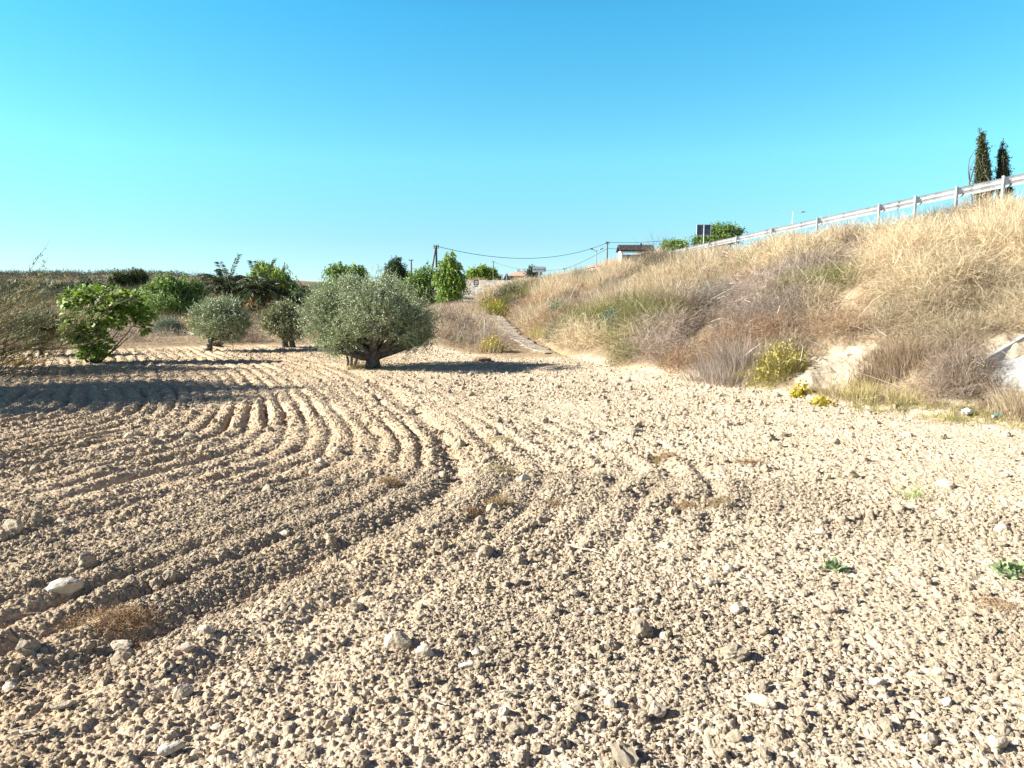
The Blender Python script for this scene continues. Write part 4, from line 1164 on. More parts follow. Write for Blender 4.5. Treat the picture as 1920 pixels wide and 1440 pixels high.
stone(385, 1195, 36, 'pale rough clod on the furrow edge beside the squarish stone', M_clod, .7)
stone(982, 905, 26, 'pinkish pointed stone standing in the middle of the field', WS, .7, pointy=.5)
stone(862, 940, 14, 'small white stone left of the upright tangled weed', WS)
stone(745, 1215, 62, 'large crusty clod in the lower middle with a dark hollow beside it', M_clod, .55)
stone(795, 1232, 38, 'knobbly stone touching the large crusty clod on its right', None, .8)
stone(893, 1232, 22, 'small pointed pinkish stone right of the knobbly one', WS, .7, pointy=.3)
stone(878, 1258, 36, 'oblong cream stone below the small pointed one', WS, .5, elong=1.6)
stone(946, 1345, 24, 'bright white upright stone near the bottom centre', WS, 1.15, elong=1.2)
stone(1108, 1155, 24, 'tan rounded stone in the lower middle beside a slanted flake', None, .7)
stone(1196, 1152, 34, 'long white bone-like stone right of the tan rounded stone', WS, .4, elong=2., yaw=.2)
stone(745, 1345, 22, 'round clod above the bottom edge left of the white upright stone', M_clod, .8)
stone(1145, 1330, 30, 'pointed clod with a sharp shadow near the bottom, right of the white upright stone', M_clod, 1.0, pointy=.4)
stone(1232, 1345, 34, 'upright rounded clod with a broad dark shadow near the bottom middle', M_clod, 1.1)
stone(1162, 1352, 16, 'small white chip between the pointed clod and the upright rounded clod', WS)
stone(1333, 1100, 30, 'pale domed clod right of the middle with a shadow at its side', M_clod, .8)
stone(1383, 1152, 26, 'cream lump below the pale domed clod', WS, .8)
stone(1430, 1330, 50, 'grey wedge-shaped stone tilting left in the lower right', None, .6, elong=1.7, yaw=-.5)
stone(1770, 1275, 36, 'large smooth clod with a long shadow in the lower right', M_clod, .8)
stone(1648, 1290, 34, 'flat white-topped stone left of the large smooth clod', WS, .5)
stone(1778, 1325, 22, 'round pale stone below the large smooth clod', WS, .9)
stone(1745, 1400, 34, 'sloping smooth stone at the bottom, left of the egg-shaped one in the corner', None, .8)
stone(1873, 1405, 40, 'smooth egg-shaped stone with a long shadow in the bottom right corner', None, .75)
stone(1775, 915, 32, 'pale lump with a dark split shadow right of the feathery weed', WS, .7)
stone(1540, 1005, 26, 'light brown wedge in the middle of the right half of the field', None, .5)
stone(1890, 820, 16, 'white rounded stone near the right edge just below the green weeds', WS, .9)
stone(1883, 998, 26, 'smooth pale stone near the right edge above the round-leaved weed', WS, .7)
stone(1370, 1072, 22, 'cream stone left of the tiny dark green weed', WS, .7)
stone(238, 822, 14, 'pale stone on the furrows at left, left of the brown clod', WS, .9)
stone(355, 822, 22, 'brown clod on the furrows at left just below the tree shadow', M_clod, .8)
stone(150, 838, 22, 'dark tilted clod on the left furrows', M_clod, .7)
stone(42, 845, 12, 'small white round stone near the left edge under the tree shadow', WS, .9)
stone(530, 1010, 20, 'white stone on the ridge in the left middle of the field', WS, .8)
stone(115, 985, 18, 'pale upright stone on the left, right of the tilted earth slab', WS, 1.0)
stone(600, 872, 18, 'pale rounded stone where the furrows bend', WS, .8)
stone(1405, 757, 9, 'small dark brown stone near the field edge under the yellow clump', mat('dark_stone', (.09, .05, .035), .9, bump=(30, .5, .01)), .9)
stone(903, 678, 34, 'low brown heap of earth in the shade right of the big olive tree', mat('brown_earth', (.28, .17, .11), .95, bump=(40, .8, .02)), .35, name='earth_heap', group=None)
for px, py, w_, lb in ((1255, 563, 34, 'pale flat rock slab high on the middle bank, left one of two'), (1292, 566, 26, 'pale flat rock on the middle bank, right one of two'),
                       (1186, 558, 22, 'grey rock poking out of the bank below the hut'), (1688, 449, 30, 'white rock under the crash barrier among brown scrub'),
                       (1722, 455, 24, 'smaller white rock right of the other under the crash barrier'), (1592, 668, 18, 'pale rock at the top of the bare slope'),
                       (368, 631, 24, 'white flat rock at the far field edge left of the left olive tree'), (381, 630, 14, 'small white rock beside the flat one left of the left olive tree')):
    stone(px, py, w_, lb, WS, .45, group='pale rocks on the bank and verge')
stone(402, 650, 26, 'dark clod lying at the foot of the left olive trunk', mat('dark_clod', (.12, .085, .065), .95, bump=(30, .6, .02)), .6, group=None)

def stick(px0, py0, px1, py1, rad, label, m=None):
    p = hit(px0, py0); q = hit(px1, py1); t = np.linspace(0, 1, 7)[:, None]
    P = p + (q - p) * t; P[:, 2] = top(P[:, 0], P[:, 1]).mean() + .02 + .01 * rng.random(7); P[:, :2] += rng.normal(0, .004, (7, 2))
    a = Acc(); a.tube(P, np.linspace(rad, rad * .4, 7), 7); tag(a.build('stick', m or M_stick, None, tint=False), label, 'stick', 'dry sticks on the field')
M_stick = mat('dry_stick', (.56, .48, .37), .8, noise=(40, (.4, .33, .24), .4, .6))
stick(1058, 1033, 1128, 1048, .008, 'long curved pale stick lying in mid field')
stick(792, 1316, 838, 1332, .007, 'short thick straw-coloured stick left of the bottom centre')
stick(20, 1388, 92, 1378, .008, 'grey stick at the bottom left edge')
stick(935, 1311, 985, 1312, .005, 'thin pale stick behind the white upright stone')
stick(1280, 757, 1358, 772, .006, 'thin white stick on the smooth soil near the bank')
stick(1828, 858, 1915, 864, .006, 'thin white stick on the right edge of the field below the green weeds')

# litter at the foot of the ditch
def crumple(px, py, w, m, label, name, cat):
    import bmesh
    from mathutils import noise as mn
    p = hit(px, py); bm = bmesh.new(); bmesh.ops.create_icosphere(bm, subdivisions=3, radius=1)
    for v in bm.verts:
        c = v.co * (1 + .7 * mn.noise(v.co * 2.3 + Vector((px, 0, 0)))); v.co = (c.x * w, c.y * w * .6, c.z * w * .5)
    me = bpy.data.meshes.new(name); bm.to_mesh(me); bm.free(); me.materials.append(m)
    o = bpy.data.objects.new(name, me); col.objects.link(o); o.location = (p[0], p[1], hz(p[0], p[1]) + w * .4 + .06); tag(o, label, cat)
crumple(1812, 785, .065, M_plastic, 'crumpled white plastic bag among the green weeds', 'plastic_bag', 'litter')
a = Acc(); p = hit(1862, 793); q = p + np.array([.17, .06, .075])
p = p + np.array([0, 0, .06])
ax_ = unit(q - p)
a.tube([p, p + ax_ * .02, p + ax_ * .05, p + ax_ * .15, p + ax_ * .165], [.012, .012, .031, .031, .024], 12)
b_ = thing('plastic_bottle', 'teal plastic bottle lying in the weeds right of the white bag', 'bottle', p)
addpart(a, 'body', M_teal, b_)
a = Acc(); a.tube([p - ax_ * .02, p], .016, 12); addpart(a, 'cap', M_plastic, b_)

# ------------------------------------------------------------------ concrete ditch down the bank
def ditch():
    P = []
    for f in np.linspace(0, 1, 40):
        x = 6.55 + (15.6 - 6.55) * f; y = 9.6 + f * 3.4
        P.append((x, y, 0))
    P = np.array(P); P[:, 2] = H(P[:, 0], P[:, 1])
    P[:, 2] = np.polyval(np.polyfit(P[:, 0], P[:, 2], 1), P[:, 0]) - .03
    d = unit(np.gradient(P, axis=0)); nx = unit(np.stack([-d[:, 1], d[:, 0], 0 * d[:, 0]], 1))
    prof = [(-.36, -.25), (-.36, .09), (-.29, .09), (-.24, -.05), (.24, -.05), (.29, .09), (.36, .09), (.36, -.25)]
    V = (P[:, None] + nx[:, None] * np.array([q for q, _ in prof])[None, :, None] + np.array([0, 0, 1.]) * np.array([w for _, w in prof])[None, :, None]).reshape(-1, 3)
    k = 8; L = []; S_ = []
    for i in range(39):
        for j in range(k):
            L += [i * k + j, (i + 1) * k + j, (i + 1) * k + (j + 1) % k, i * k + (j + 1) % k]; S_.append(4)
    L += list(range(8)); S_.append(8)
    r = thing('concrete_ditch', 'pale concrete drainage channel running down the bank at the right edge', 'ditch', P[0])
    a = Acc(); a.add(V, L, S_); addpart(a, 'channel', M_concrete, r)
M_slab = mat('slab_concrete', (.36, .37, .40), .9, noise=(6, (.55, .50, .42), .45, .7), bump=(30, .4, .01))
ditch()

# ------------------------------------------------------------------ trees
P_OLIVE = [(.31, .36, .17), (.40, .45, .25), (.22, .26, .11), (.50, .54, .35)]
P_OLIVE2 = [(.28, .29, .12), (.36, .35, .18), (.19, .20, .09)]
P_PEPPER = [(.22, .33, .065), (.31, .44, .08), (.14, .22, .045)]
P_PEPPERY = [(.42, .54, .06), (.52, .62, .08), (.30, .41, .045)]
P_DARK = [(.065, .095, .035), (.09, .13, .045), (.05, .07, .03)]
P_FIG = [(.22, .32, .03), (.26, .37, .05), (.12, .20, .02), (.42, .48, .18)]

def lobes_world(lobes, Y):
    out = []
    for px, py, dy, rx, rz in lobes:
        c = at(px, py, Y + dy); k = Y / F_PX
        out.append((c, np.array([rx * k, (rx * .9) * k, rz * k])))
    return out

CLUMP = {}
def crown(lobes, Y, n, leaf, lw, pal, mode, nl=12, slen=.2, gap=.30, shell=.55, freq=2.0, v=.16, top_pal=None):
    """sprigs of leaves spread through ellipsoid lobes"""
    LW = lobes_world(lobes, Y); acc = Acc()
    vol = np.array([np.prod(r) ** .75 for _, r in LW]); w = vol / vol.sum()
    I = rng.choice(len(LW), n, p=w)
    c = np.array([q[0] for q in LW])[I]; r = np.array([q[1] for q in LW])[I]
    u = rdir(n); q = shell + (1 - shell) * rng.random(n) ** .7; q *= rng.choice([1., rng.uniform(.4, 1)], n, p=[.8, .2])
    P = c + u * r * q[:, None]
    u0 = vn(u[:, 0] * 2.6 + I * 3.1, u[:, 2] * 2.6 + u[:, 1] * 2.2, 611)
    P = P + u * r * ((u0 - .5) * .42)[:, None]
    g_ = fbm(P[:, 0] * freq + P[:, 2] * 1.3 * freq, P[:, 1] * freq - P[:, 2] * freq, 600, 3)
    k = g_ > gap; P, u, I, r = P[k], u[k], I[k], r[k]; n = len(P)
    S_ = slen * (.55 + .8 * rng.random(n) ** 2 + .5 * (rng.random(n) < .06))
    if mode == 'up': D = unit(u * .8 + [0, 0, .55] + .45 * rng.normal(size=(n, 3)))
    elif mode == 'hang': D = unit(u * .25 + [0, 0, -1.] + .22 * rng.normal(size=(n, 3)))
    elif mode == 'spire': D = unit(u * [.5, .5, 0] + [0, 0, 1.2] + .25 * rng.normal(size=(n, 3)))
    else: D = unit(u + .7 * rng.normal(size=(n, 3)))
    J = np.repeat(np.arange(n), nl); m = len(J)
    f = np.tile((np.arange(nl) + .5) / nl, n) + rng.uniform(-.04, .04, m)
    curve = rdir(n) * .18; base = P[J] + D[J] * (S_[J] * f)[:, None] + curve[J] * (S_[J] * f * f)[:, None]
    LD = unit(D[J] * (.75 if mode != 'rand' else .4) + .75 * rng.normal(size=(m, 3)) + ([0, 0, -.5] if mode == 'hang' else [0, 0, 0]))
    pal = np.asarray(pal); tc = pal[rng.integers(0, len(pal), n)][J] * .55 + pal[rng.integers(0, len(pal), m)] * .45
    leaves(acc, base, LD, leaf * rng.uniform(.65, 1.2, m), lw * rng.uniform(.7, 1.2, m), tc * jit((1, 1, 1), m, v))
    # twigs carrying the leaves
    blades(acc, P, D, S_ * .9, .0018 + Y * .00012, np.tile([[.16, .13, .10]], (n, 1)), .1, 2)
    return acc

def limb(a, p, q, r0, r1, sag=.12, n=6):
    t = np.linspace(0, 1, n)[:, None]; P = p + (q - p) * t
    L = np.linalg.norm(q - p); o = rng.normal(0, sag * L * .5, 3)
    P = P + np.sin(t * math.pi) * o + rng.normal(0, .012 * L, (n, 3)) * (t * (1 - t) * 4)
    a.tube(P, np.linspace(r0, r1, n), 8)
    return P

def tree(name, label, bpx, bpy_, Y, lobes, n, leaf, lw, pal, mode, group=None, trunk=.1, fork=.3, cat='tree', barkm=None, trunks=None, base_z=None, **kw):
    b = at(bpx, bpy_, Y); b[2] = (hz(b[0], Y) if base_z is None else base_z)
    root = thing(name, label, cat, b, group)
    LW = lobes_world(lobes, Y); a = Acc()
    mean = np.mean([q[0] for q in LW], 0)
    for (dx, dr) in (trunks or [(0, 1)]):
        st = b + [dx, 0, -.15]
        fk = b + (mean - b) * fork + [dx * .8, 0, 0]
        r0 = trunk * dr
        t = np.linspace(0, 1, 7)[:, None]; P = st + (fk - st) * t + rng.normal(0, trunk * .18, (7, 3)) * (t * (1 - t) * 4)
        rad = r0 * (1.35 - .5 * np.linspace(0, 1, 7)) ; rad[0] *= 1.25
        a.tube(P, rad, 11)
        sel_ = LW if not trunks else [q for q in LW if abs(q[0][0] - (b[0] + dx * 3)) < 1.2 or len(trunks) == 1]
        for c, r in sel_:
            mid = limb(a, P[-1] - (P[-1] - P[-2]) * .5, c - [0, 0, r[2] * .25], r0 * .62, r0 * .22)
            for _ in range(3):
                e = c + rdir(1)[0] * r * .75
                limb(a, mid[3], e, r0 * .28, r0 * .06, n=5)
    addpart(a, 'trunk', barkm or M_bark, root)
    m = M_olive if pal in (P_OLIVE, P_OLIVE2) else M_leaf
    cr = crown(lobes, Y, n, leaf, lw, pal, mode, **kw)
    addpart(cr, 'crown', m, root, tint=True)
    return root

# big olive
tree('olive_tree', 'big round silvery olive tree standing alone in the ploughed field', 699, 690, 15.4,
     [(608, 592, 0, 42, 38), (640, 560, .1, 52, 34), (690, 552, -.2, 58, 36), (745, 560, .1, 56, 36), (785, 585, 0, 38, 40), (700, 595, -.6, 60, 36), (650, 620, -.3, 38, 30),
      (742, 605, -.4, 46, 36), (785, 620, .1, 26, 32), (670, 590, .7, 60, 40), (750, 590, .7, 50, 36), (636, 646, -.3, 18, 22), (765, 632, -.1, 16, 18), (720, 542, .3, 40, 22), (610, 572, .3, 30, 26), (600, 628, 0, 26, 24), (628, 642, -.2, 26, 24), (700, 612, -.5, 34, 18), (765, 636, 0, 26, 24), (795, 635, .2, 14, 20)],
     9800, .055, .0072, P_OLIVE, 'up', trunk=.15, fork=.26, nl=12, slen=.22, gap=.385, freq=1.6, shell=.45, group=None, v=.12)
def olive_suckers():
    p = at(652, 686, 15.7); zb_ = hz(p[0], 15.7)
    r = thing('olive_sapling', 'thin second olive stem with shoots, left of the big olive trunk', 'tree', (p[0], 15.7, zb_))
    a = Acc()
    for dx, tx in ((0, -.12), (.05, .12), (.12, .25)):
        limb(a, np.array([p[0] + dx, 15.7, zb_ - .1]), np.array([p[0] + tx, 15.7, zb_ + .62]), .035, .018)
    addpart(a, 'trunk', M_bark, r)
    addpart(crown([(650, 640, .2, 26, 22)], 15.7, 160, .055, .0075, P_OLIVE, 'up', nl=10, gap=.2), 'crown', M_olive, r, tint=True)
olive_suckers()
tree('olive_tree', 'left olive tree with a leaning trunk at the far edge of the field', 386, 652, 19.8,
     [(390, 596, 0, 30, 28), (425, 592, 0, 32, 28), (446, 606, .2, 22, 24), (405, 615, -.3, 32, 20), (430, 626, .2, 28, 16), (378, 614, 0, 16, 22), (415, 582, .2, 26, 18)],
     2300, .062, .011, P_OLIVE, 'up', trunk=.075, fork=.42, nl=11, slen=.22, gap=.30)
tree('olive_tree', 'middle olive tree, the smallest, with two thick short trunks', 545, 648, 21,
     [(522, 600, 0, 26, 22), (548, 597, .2, 22, 22), (513, 612, 0, 18, 16), (546, 618, -.2, 26, 18), (530, 584, .1, 16, 12)],
     1500, .064, .012, P_OLIVE2, 'up', trunk=.09, fork=.3, nl=11, slen=.22, gap=.28, trunks=[(-.12, 1), (.1, .9)])
# fig
def fig():
    Y = 16.6; lob = [(150, 560, 0, 34, 20), (195, 555, .1, 40, 18), (235, 565, 0, 34, 18), (160, 595, 0, 40, 26), (205, 590, -.2, 36, 24), (245, 590, .2, 28, 16), (272, 590, 0, 20, 12),
                  (165, 625, 0, 40, 22), (140, 625, -.1, 22, 18), (180, 648, -.2, 34, 20), (170, 662, 0, 26, 10), (265, 615, .1, 16, 12), (125, 560, .1, 14, 10)]
    b = at(172, 672, Y); b[2] = hz(b[0], Y)
    r = thing('fig_bush', 'bright green large-leaved fig bush growing at the far left field edge', 'bush', b)
    a = Acc(); LW = lobes_world(lob, Y)
    for c, rr_ in LW:
        limb(a, b + rng.normal(0, .05, 3) - [0, 0, .05], b + (c - b) * .8, .022, .006, .2)
    addpart(a, 'stems', M_bark, r)
    acc = Acc(); n = 3600
    w = np.array([q[1][0] * q[1][2] for q in LW]); I = rng.choice(len(LW), n, p=w / w.sum()); u = rdir(n)
    P = np.array([q[0] for q in LW])[I] + u * np.array([q[1] for q in LW])[I] * (.45 + .65 * rng.random((n, 1)))
    k = fbm(P[:, 0] * 2.2 + P[:, 2] * 2, P[:, 1] * 2 - P[:, 2] * 2, 610, 2) > .32; P, u = P[k], u[k]; n = len(P)
    D = unit(u + [0, 0, -.25] + .6 * rdir(n)); nrm = unit([0, -.2, 1.] + .55 * rdir(n))
    side = unit(np.cross(D, nrm)); L_ = rng.uniform(.07, .145, n)[:, None]
    up = np.cross(side, D)
    # broad three-lobed leaf
    V = np.stack([P, P + D * L_ * .18 - side * L_ * .42, P + D * L_ * .55 - side * L_ * .5 + up * L_ * .08, P + D * L_ * .62 - side * L_ * .22, P + D * L_ - up * L_ * .12,
                  P + D * L_ * .62 + side * L_ * .22, P + D * L_ * .55 + side * L_ * .5 + up * L_ * .08, P + D * L_ * .18 + side * L_ * .42], 1)
    acc.add(V.reshape(-1, 3), np.arange(n * 8), np.full(n, 8), np.repeat(jit((1, 1, 1), n, .2) * np.array(P_FIG)[rng.integers(0, 4, n)], 8, 0))
    addpart(acc, 'foliage', M_fig, r, tint=True)
M_fig = mat('fig_leaf', attr='tint', rough=.55, spec=.3, transl=.3)
fig()

# background trees
PG = 'green trees in the row beyond the field'
tree('pepper_tree', 'broad round green tree left of the palms', 320, 600, 37,
     [(300, 582, 0, 24, 18), (350, 585, 0, 22, 16), (290, 545, 0, 24, 28), (318, 530, 0, 32, 24), (345, 535, 1, 26, 26), (305, 565, -1, 30, 24), (345, 565, 0, 28, 24), (312, 518, 0, 16, 12), (360, 555, 0, 14, 26), (372, 530, 1, 8, 10)],
     2900, .15, .030, P_PEPPER, 'hang', PG, trunk=.2, fork=.3, nl=9, slen=.6, gap=.40, freq=1.5, shell=.35, v=.25)
tree('pepper_tree', 'large yellow-green tree with loose wispy top behind the palms', 505, 580, 62,
     [(500, 515, -1, 34, 22), (465, 530, 0, 20, 18), (545, 525, 0, 16, 18), (490, 525, 0, 30, 24), (475, 540, 0, 24, 20), (500, 508, 0, 24, 16), (525, 520, 1, 22, 22), (540, 545, 1, 24, 26), (520, 555, 0, 30, 24), (550, 560, 2, 18, 18), (492, 495, 0, 14, 10), (532, 500, 0, 8, 12), (470, 520, 0, 14, 12)],
     3400, .24, .05, P_PEPPERY + P_PEPPER, 'hang', PG, trunk=.3, fork=.3, nl=9, slen=.9, gap=.42, freq=1.0, shell=.35, v=.25)
tree('pepper_tree', 'pair of ragged green crowns showing above the big olive tree', 650, 580, 60,
     [(630, 505, 0, 22, 16), (665, 505, 0, 24, 14), (645, 530, 0, 36, 24), (680, 515, 0, 14, 16), (625, 525, 0, 18, 20), (688, 530, 0, 10, 14)],
     1500, .26, .055, P_PEPPER, 'hang', PG, trunk=.25, fork=.35, nl=9, slen=.8, gap=.42, freq=1.0, shell=.35, v=.25)
tree('pine_tree', 'small dark pine with a tufted top, left of the thin dark pole', 742, 570, 70,
     [(742, 493, 0, 10, 7), (738, 503, 0, 15, 8), (748, 505, 0, 13, 7), (740, 516, 0, 22, 8), (730, 524, 0, 16, 7), (758, 520, 0, 12, 7), (742, 530, 0, 24, 9), (722, 532, 0, 10, 6)],
     1100, .22, .035, P_DARK, 'rand', PG, trunk=.16, fork=.6, nl=12, slen=.4, gap=.30, freq=1.2)
tree('pepper_tree', 'dense dark green bushy tree between the pine and the tall trailing tree', 795, 575, 58,
     [(785, 530, 0, 20, 18), (805, 520, 0, 20, 16), (800, 545, 0, 26, 20), (770, 540, 0, 14, 12), (815, 550, 0, 14, 20)],
     1200, .22, .05, P_PEPPER + P_DARK[1:2], 'rand', PG, trunk=.18, fork=.4, nl=9, slen=.6, gap=.3, freq=.9)
tree('pepper_tree', 'tall trailing green tree with a pointed top beside the braced pole', 846, 568, 52,
     [(845, 478, 0, 10, 11), (838, 495, 0, 17, 15), (852, 497, 0, 17, 16), (835, 518, 0, 20, 18), (857, 520, 0, 15, 20), (845, 540, 0, 24, 18), (834, 555, 0, 14, 14), (824, 505, 0, 8, 12)],
     1900, .20, .042, P_PEPPER + P_PEPPERY[:1], 'hang', PG, trunk=.2, fork=.4, nl=9, slen=.65, gap=.37, freq=1.4, shell=.35, v=.25)
for px, py, Y, w_, h_, lb in ((228, 525, 130, 17, 11, 'round olive-green bush on the hillside, left of a pair'), (258, 522, 132, 13, 15, 'taller pointed bush on the hillside, right of a pair'),
                              (160, 545, 105, 30, 12, 'dark low tree mass on the hillside behind the fig bush'), (95, 548, 105, 34, 11, 'dark low trees at the left behind the leaning reeds'),
                              (200, 560, 80, 26, 14, 'dark green tree just behind the right part of the fig bush'), (35, 552, 90, 28, 14, 'dark low tree at the left edge behind the leaning reeds'),
                              (570, 575, 55, 14, 20, 'dark shaded tree between the yellow-green tree and the big olive tree')):
    tree('hillside_tree', lb, px, py + h_ + 6, Y, [(px - w_ * .3, py, 0, w_ * .7, h_ * .8), (px + w_ * .35, py - 1, 0, w_ * .6, h_ * .85), (px, py + 3, 0, w_, h_ * .7)],
         520, .5, .12, [(.10, .12, .035), (.07, .09, .03), (.13, .14, .05)] if w_ < 20 else P_DARK, 'rand', 'trees on the hillside beyond the field', trunk=.16, fork=.3, nl=6, slen=1.0, gap=.32, freq=.5)
for px, py, w_, h_, lb in ((885, 515, 12, 8, 'leftmost small green tree on the terrace left of the far house'), (903, 510, 13, 11, 'tallest middle green tree on the terrace left of the far house'), (921, 514, 9, 9, 'small green tree with a pale trunk nearest the white porch')):
    tree('terrace_tree', lb, px, 526, 142, [(px - w_ * .3, py, 0, w_ * .7, h_ * .8), (px + w_ * .35, py - 1, 0, w_ * .6, h_ * .8), (px, py + 3, 0, w_ * .9, h_ * .6)],
         420, .42, .11, P_PEPPER + P_PEPPERY[:1], 'rand', 'green trees on the terrace', trunk=.15, fork=.3, nl=6, slen=.7, gap=.3, freq=.6)
tree('dark_tree', 'dark blue-green conifer directly behind the post of the white name board', 999, 532, 112,
     [(996, 517, 0, 9, 11), (1005, 516, 0, 7, 11), (999, 508, 0, 5, 6), (1000, 524, 0, 13, 7)], 420, .34, .08, [(.05, .075, .05), (.07, .10, .07)], 'up', trunk=.15, nl=6, slen=.6, gap=.28, freq=.8)
tree('roadside_tree', 'round green bush on the skyline right of the small tiled hut', 1265, 474, 85,
     [(1255, 462, 0, 13, 9), (1275, 460, 0, 12, 9), (1265, 467, 0, 24, 7)], 620, .26, .06, P_PEPPER, 'rand', trunk=.12, nl=7, slen=.5, gap=.3, freq=.8)
tree('roadside_tree', 'wide dark green tree behind the rectangular sign by the crash barrier', 1345, 460, 66,
     [(1325, 444, 0, 20, 12), (1350, 436, 0, 24, 11), (1375, 436, 0, 18, 9), (1345, 450, 0, 36, 10), (1312, 455, 0, 16, 8)], 1200, .24, .05, P_PEPPER + P_DARK[:1], 'rand', trunk=.14, nl=8, slen=.5, gap=.3, freq=.9)
for px, tp, bp, w_, lb in ((1840, 254, 372, 15, 'taller cypress behind the crash barrier at the top right'), (1878, 278, 372, 11.5, 'shorter darker cypress right of the taller one')):
    lob = [(px + 4 - 4 * f, bp + (tp - bp) * f, 0, w_ * (1 - f) ** .55 * (1.0 if f > .08 else .9), 13) for f in np.linspace(.02, .97, 13)]
    tree('cypress_tree', lb, px, bp + 5, 44, lob, 2300, .10, .030, [(.075, .10, .03), (.11, .14, .04), (.05, .07, .025), (.15, .13, .06)], 'spire', 'cypresses behind the barrier', trunk=.1, fork=.2, nl=8, slen=.34, gap=.30, freq=2.2, shell=.3)

def palm(px, py, Y, zb_px, R_, label, lit=True):
    c = at(px, py, Y); zb_ = hz(c[0], Y)
    r = thing('palm_tree', label, 'palm tree', (c[0], Y, zb_), 'palms beyond the field')
    a = Acc(); t = np.linspace(0, 1, 14)[:, None]
    P = np.array([c[0], Y, zb_ - .2]) * (1 - t) + c * t
    a.tube(P, .16 + .03 * (np.arange(14) % 2) + np.r_[np.zeros(12), .05, .08], 11); addpart(a, 'trunk', M_palmbark, r)
    for i in range(34):
        az = i * 2.399; el = 1.35 - 1.75 * (i / 33) ** .8; Lf = R_ * rng.uniform(.85, 1.1)
        s_ = np.linspace(0, 1, 15); hd = np.array([math.cos(az), math.sin(az), 0])
        ang_ = el - s_ ** 1.4 * (1.7 if el > .9 else 1.35) * rng.uniform(.7, 1.1) * (.25 if i < 2 else 1)
        st = np.stack([np.cos(ang_)[:, None] * hd + np.sin(ang_)[:, None] * np.array([0, 0, 1])], 0)[0] * (Lf / 14)
        Q = c + np.cumsum(st, 0)
        a = Acc(); col_ = np.array([.06, .075, .03]) if i < 26 else np.array([.30, .17, .06])
        a.tube(Q, np.linspace(.022, .006, 15), 5, T=col_)
        tt = np.repeat(np.linspace(.1, .98, 30), 2); sd = np.tile([-1., 1.], 30)
        B = np.stack([np.interp(tt, s_, Q[:, k]) for k in range(3)], 1); dd = unit(np.stack([np.interp(tt, s_, st[:, k]) for k in range(3)], 1))
        sv = unit(np.cross(dd, [0, 0, 1.])) * sd[:, None]
        D = unit(dd * .7 + sv * .75 + [0, 0, -.45] + .08 * rng.normal(size=(60, 3)))
        leaves(a, B, D, .50 * (1 - .55 * np.abs(tt - .45)), .034, jit(col_ * 1.0, 60, .15))
        addpart(a, 'frond', M_leaf, r, tint=True)
palm(427, 540, 42, 590, 1.75, 'left palm with arching fronds rising above the left olive tree')
palm(493, 548, 40, 600, 1.75, 'right palm, darker, with a thick trunk between the two small olive trees')

for px, py, Y, w_, h_, pal_, lb in ((395, 572, 44, 26, 20, P_DARK[1:] + P_PEPPER[:1], 'low dark green tree behind the left palm trunk'),
                                (452, 584, 42, 42, 20, P_DARK[1:] + P_PEPPER[2:], 'low dark shaded thicket under the two palms'),
                                (560, 568, 44, 24, 26, P_DARK[1:] + P_PEPPER[2:], 'dark rounded tree touching the right side of the yellow-green tree'),
                                (612, 548, 62, 22, 26, P_PEPPER, 'green tree partly hidden by the left side of the big olive crown'),
                                (700, 545, 64, 34, 22, P_PEPPER, 'green foliage filling the gap between the ragged crowns and the pine'),
                                (258, 584, 38, 24, 18, P_PEPPER + P_PEPPERY[:1], 'lower green tree on the left side of the broad round tree')):
    tree('green_tree', lb, px, py + h_ + 8, Y, [(px - w_ * .4, py + 3, 0, w_ * .6, h_ * .8), (px + w_ * .4, py, .6, w_ * .6, h_ * .9), (px, py - h_ * .25, 0, w_ * .6, h_ * .75), (px, py + h_ * .5, 0, w_ * .9, h_ * .6)],
         1000, .22, .05, pal_, 'hang', PG, trunk=.15, fork=.3, nl=8, slen=.6, gap=.30, freq=.8)

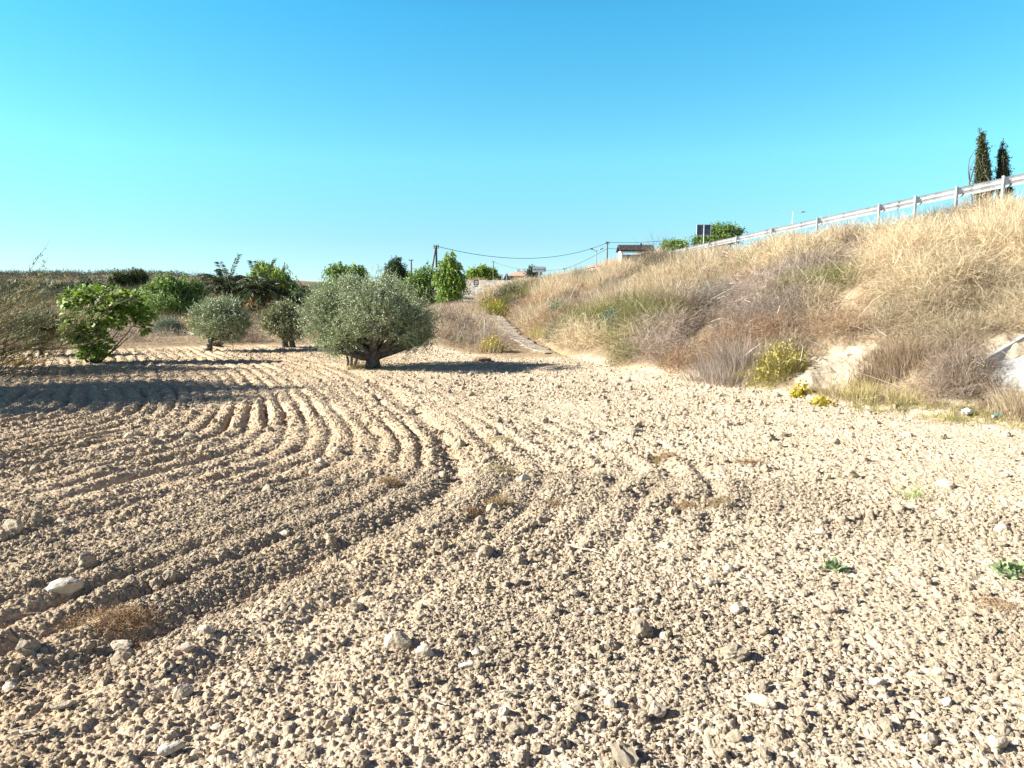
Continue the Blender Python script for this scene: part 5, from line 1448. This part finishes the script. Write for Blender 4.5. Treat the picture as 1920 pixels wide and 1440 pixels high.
# reeds leaning in from the left
def reeds():
    p = np.array([-10.9, 13.8, 0.])
    r = thing('leaning_reeds', 'thicket of thin leafy stems leaning in from the left edge of the picture', 'reeds', p)
    a = Acc(); lf = Acc()
    for i in range(135):
        b = p + np.array([rng.normal(-.4, .8), rng.normal(0, .6), -.05]); b[2] = hz(b[0], b[1])
        L_ = rng.uniform(1.2, 3.15); el = R(rng.uniform(26, 70)); az = rng.normal(0, .45)
        d = np.array([math.cos(el) * math.cos(az), math.cos(el) * math.sin(az), math.sin(el)])
        t = np.linspace(0, 1, 8)[:, None]; Q = b + d * L_ * t + np.array([.25, 0, -.30]) * t ** 2 * L_ * .5
        a.tube(Q, np.linspace(.008, .0025, 8), 5, T=(.16, .11, .07), cap=False)
        k = int(34 * L_ / 2); f = rng.uniform(.15, 1, k); B = np.stack([np.interp(f, t[:, 0], Q[:, j]) for j in range(3)], 1)
        D = unit(np.tile(d, (k, 1)) + .7 * rdir(k) * .9)
        colr = np.array([(.22, .24, .09), (.30, .25, .12), (.16, .18, .07), (.38, .32, .17), (.40, .27, .10)])[rng.integers(0, 5, k)]
        blades(lf, B, D, rng.uniform(.12, .34, k), .0035, jit((1, 1, 1), k) * colr, .35)
        leaves(lf, B + .03 * rdir(k), unit(D + .6 * rdir(k)), .07, .011, jit((1, 1, 1), k) * colr)
    addpart(a, 'stems', M_dry, r, tint=True); addpart(lf, 'leaves', M_leaf, r, tint=True)
reeds()
tree('grey_bush', 'grey-green broad bush at the left edge behind the reeds and left of the fig bush', 75, 650, 18.5,
     [(50, 612, 0, 30, 18), (85, 604, 0, 26, 18), (108, 612, .1, 18, 16), (70, 625, -.2, 34, 14)],
     900, .08, .014, BLUEG + GREEN, 'rand', cat='bush', trunk=.05, fork=.2, nl=9, slen=.22, gap=.30)

# trees standing left of the picture, their shade lies across the furrows
def unproj(x, y, z):
    """photo pixel of a point"""
    c, s_ = math.cos(PITCH), math.sin(PITCH); v = np.array([x, y, z - CAM_H])
    f_ = v[1] * c - v[2] * s_; u_ = v[1] * s_ + v[2] * c
    return 960 + F_PX * v[0] / f_, 720 - F_PX * u_ / f_
def side_tree(x, y, ztop_, zlow, ry, label, n=2600):
    lob = []
    for dx, dy, zz, s_ in ((0, -.5, .55, 1), (.3, .5, .5, 1), (-.5, .1, .6, 1), (.2, -.1, .78, .8), (.1, .9, .45, .7), (0, -1, .42, .7), (.6, 0, .4, .8), (0, .3, .25, .8)):
        px_, py_ = unproj(x + dx, y + dy * ry, zlow + (ztop_ - zlow) * zz); k = F_PX / y
        lob.append((px_, py_, dy * ry, .62 * ry * s_ * k * .8, (ztop_ - zlow) * .27 * s_ * k))
    px_, py_ = unproj(x, y, 0)
    tree('olive_tree', label, px_, py_, y, lob, n, .075, .014, P_OLIVE, 'up', 'olive trees left of the field', trunk=.13, fork=.35, nl=11, slen=.26, gap=.2, shell=.3)
side_tree(-12.1, 10.9, 4.1, .9, 1.7, 'olive tree beyond the left edge of the picture whose wide shadow crosses the furrows', 3600)
side_tree(-10.8, 12.0, 3.6, 1.0, .9, 'smaller olive tree beyond the left edge, beside the one casting the wide shadow', 1500)
side_tree(-14.2, 15.0, 4.4, 1.2, .85, 'olive tree beyond the left edge whose narrow shadow lies farthest up the field', 1700)
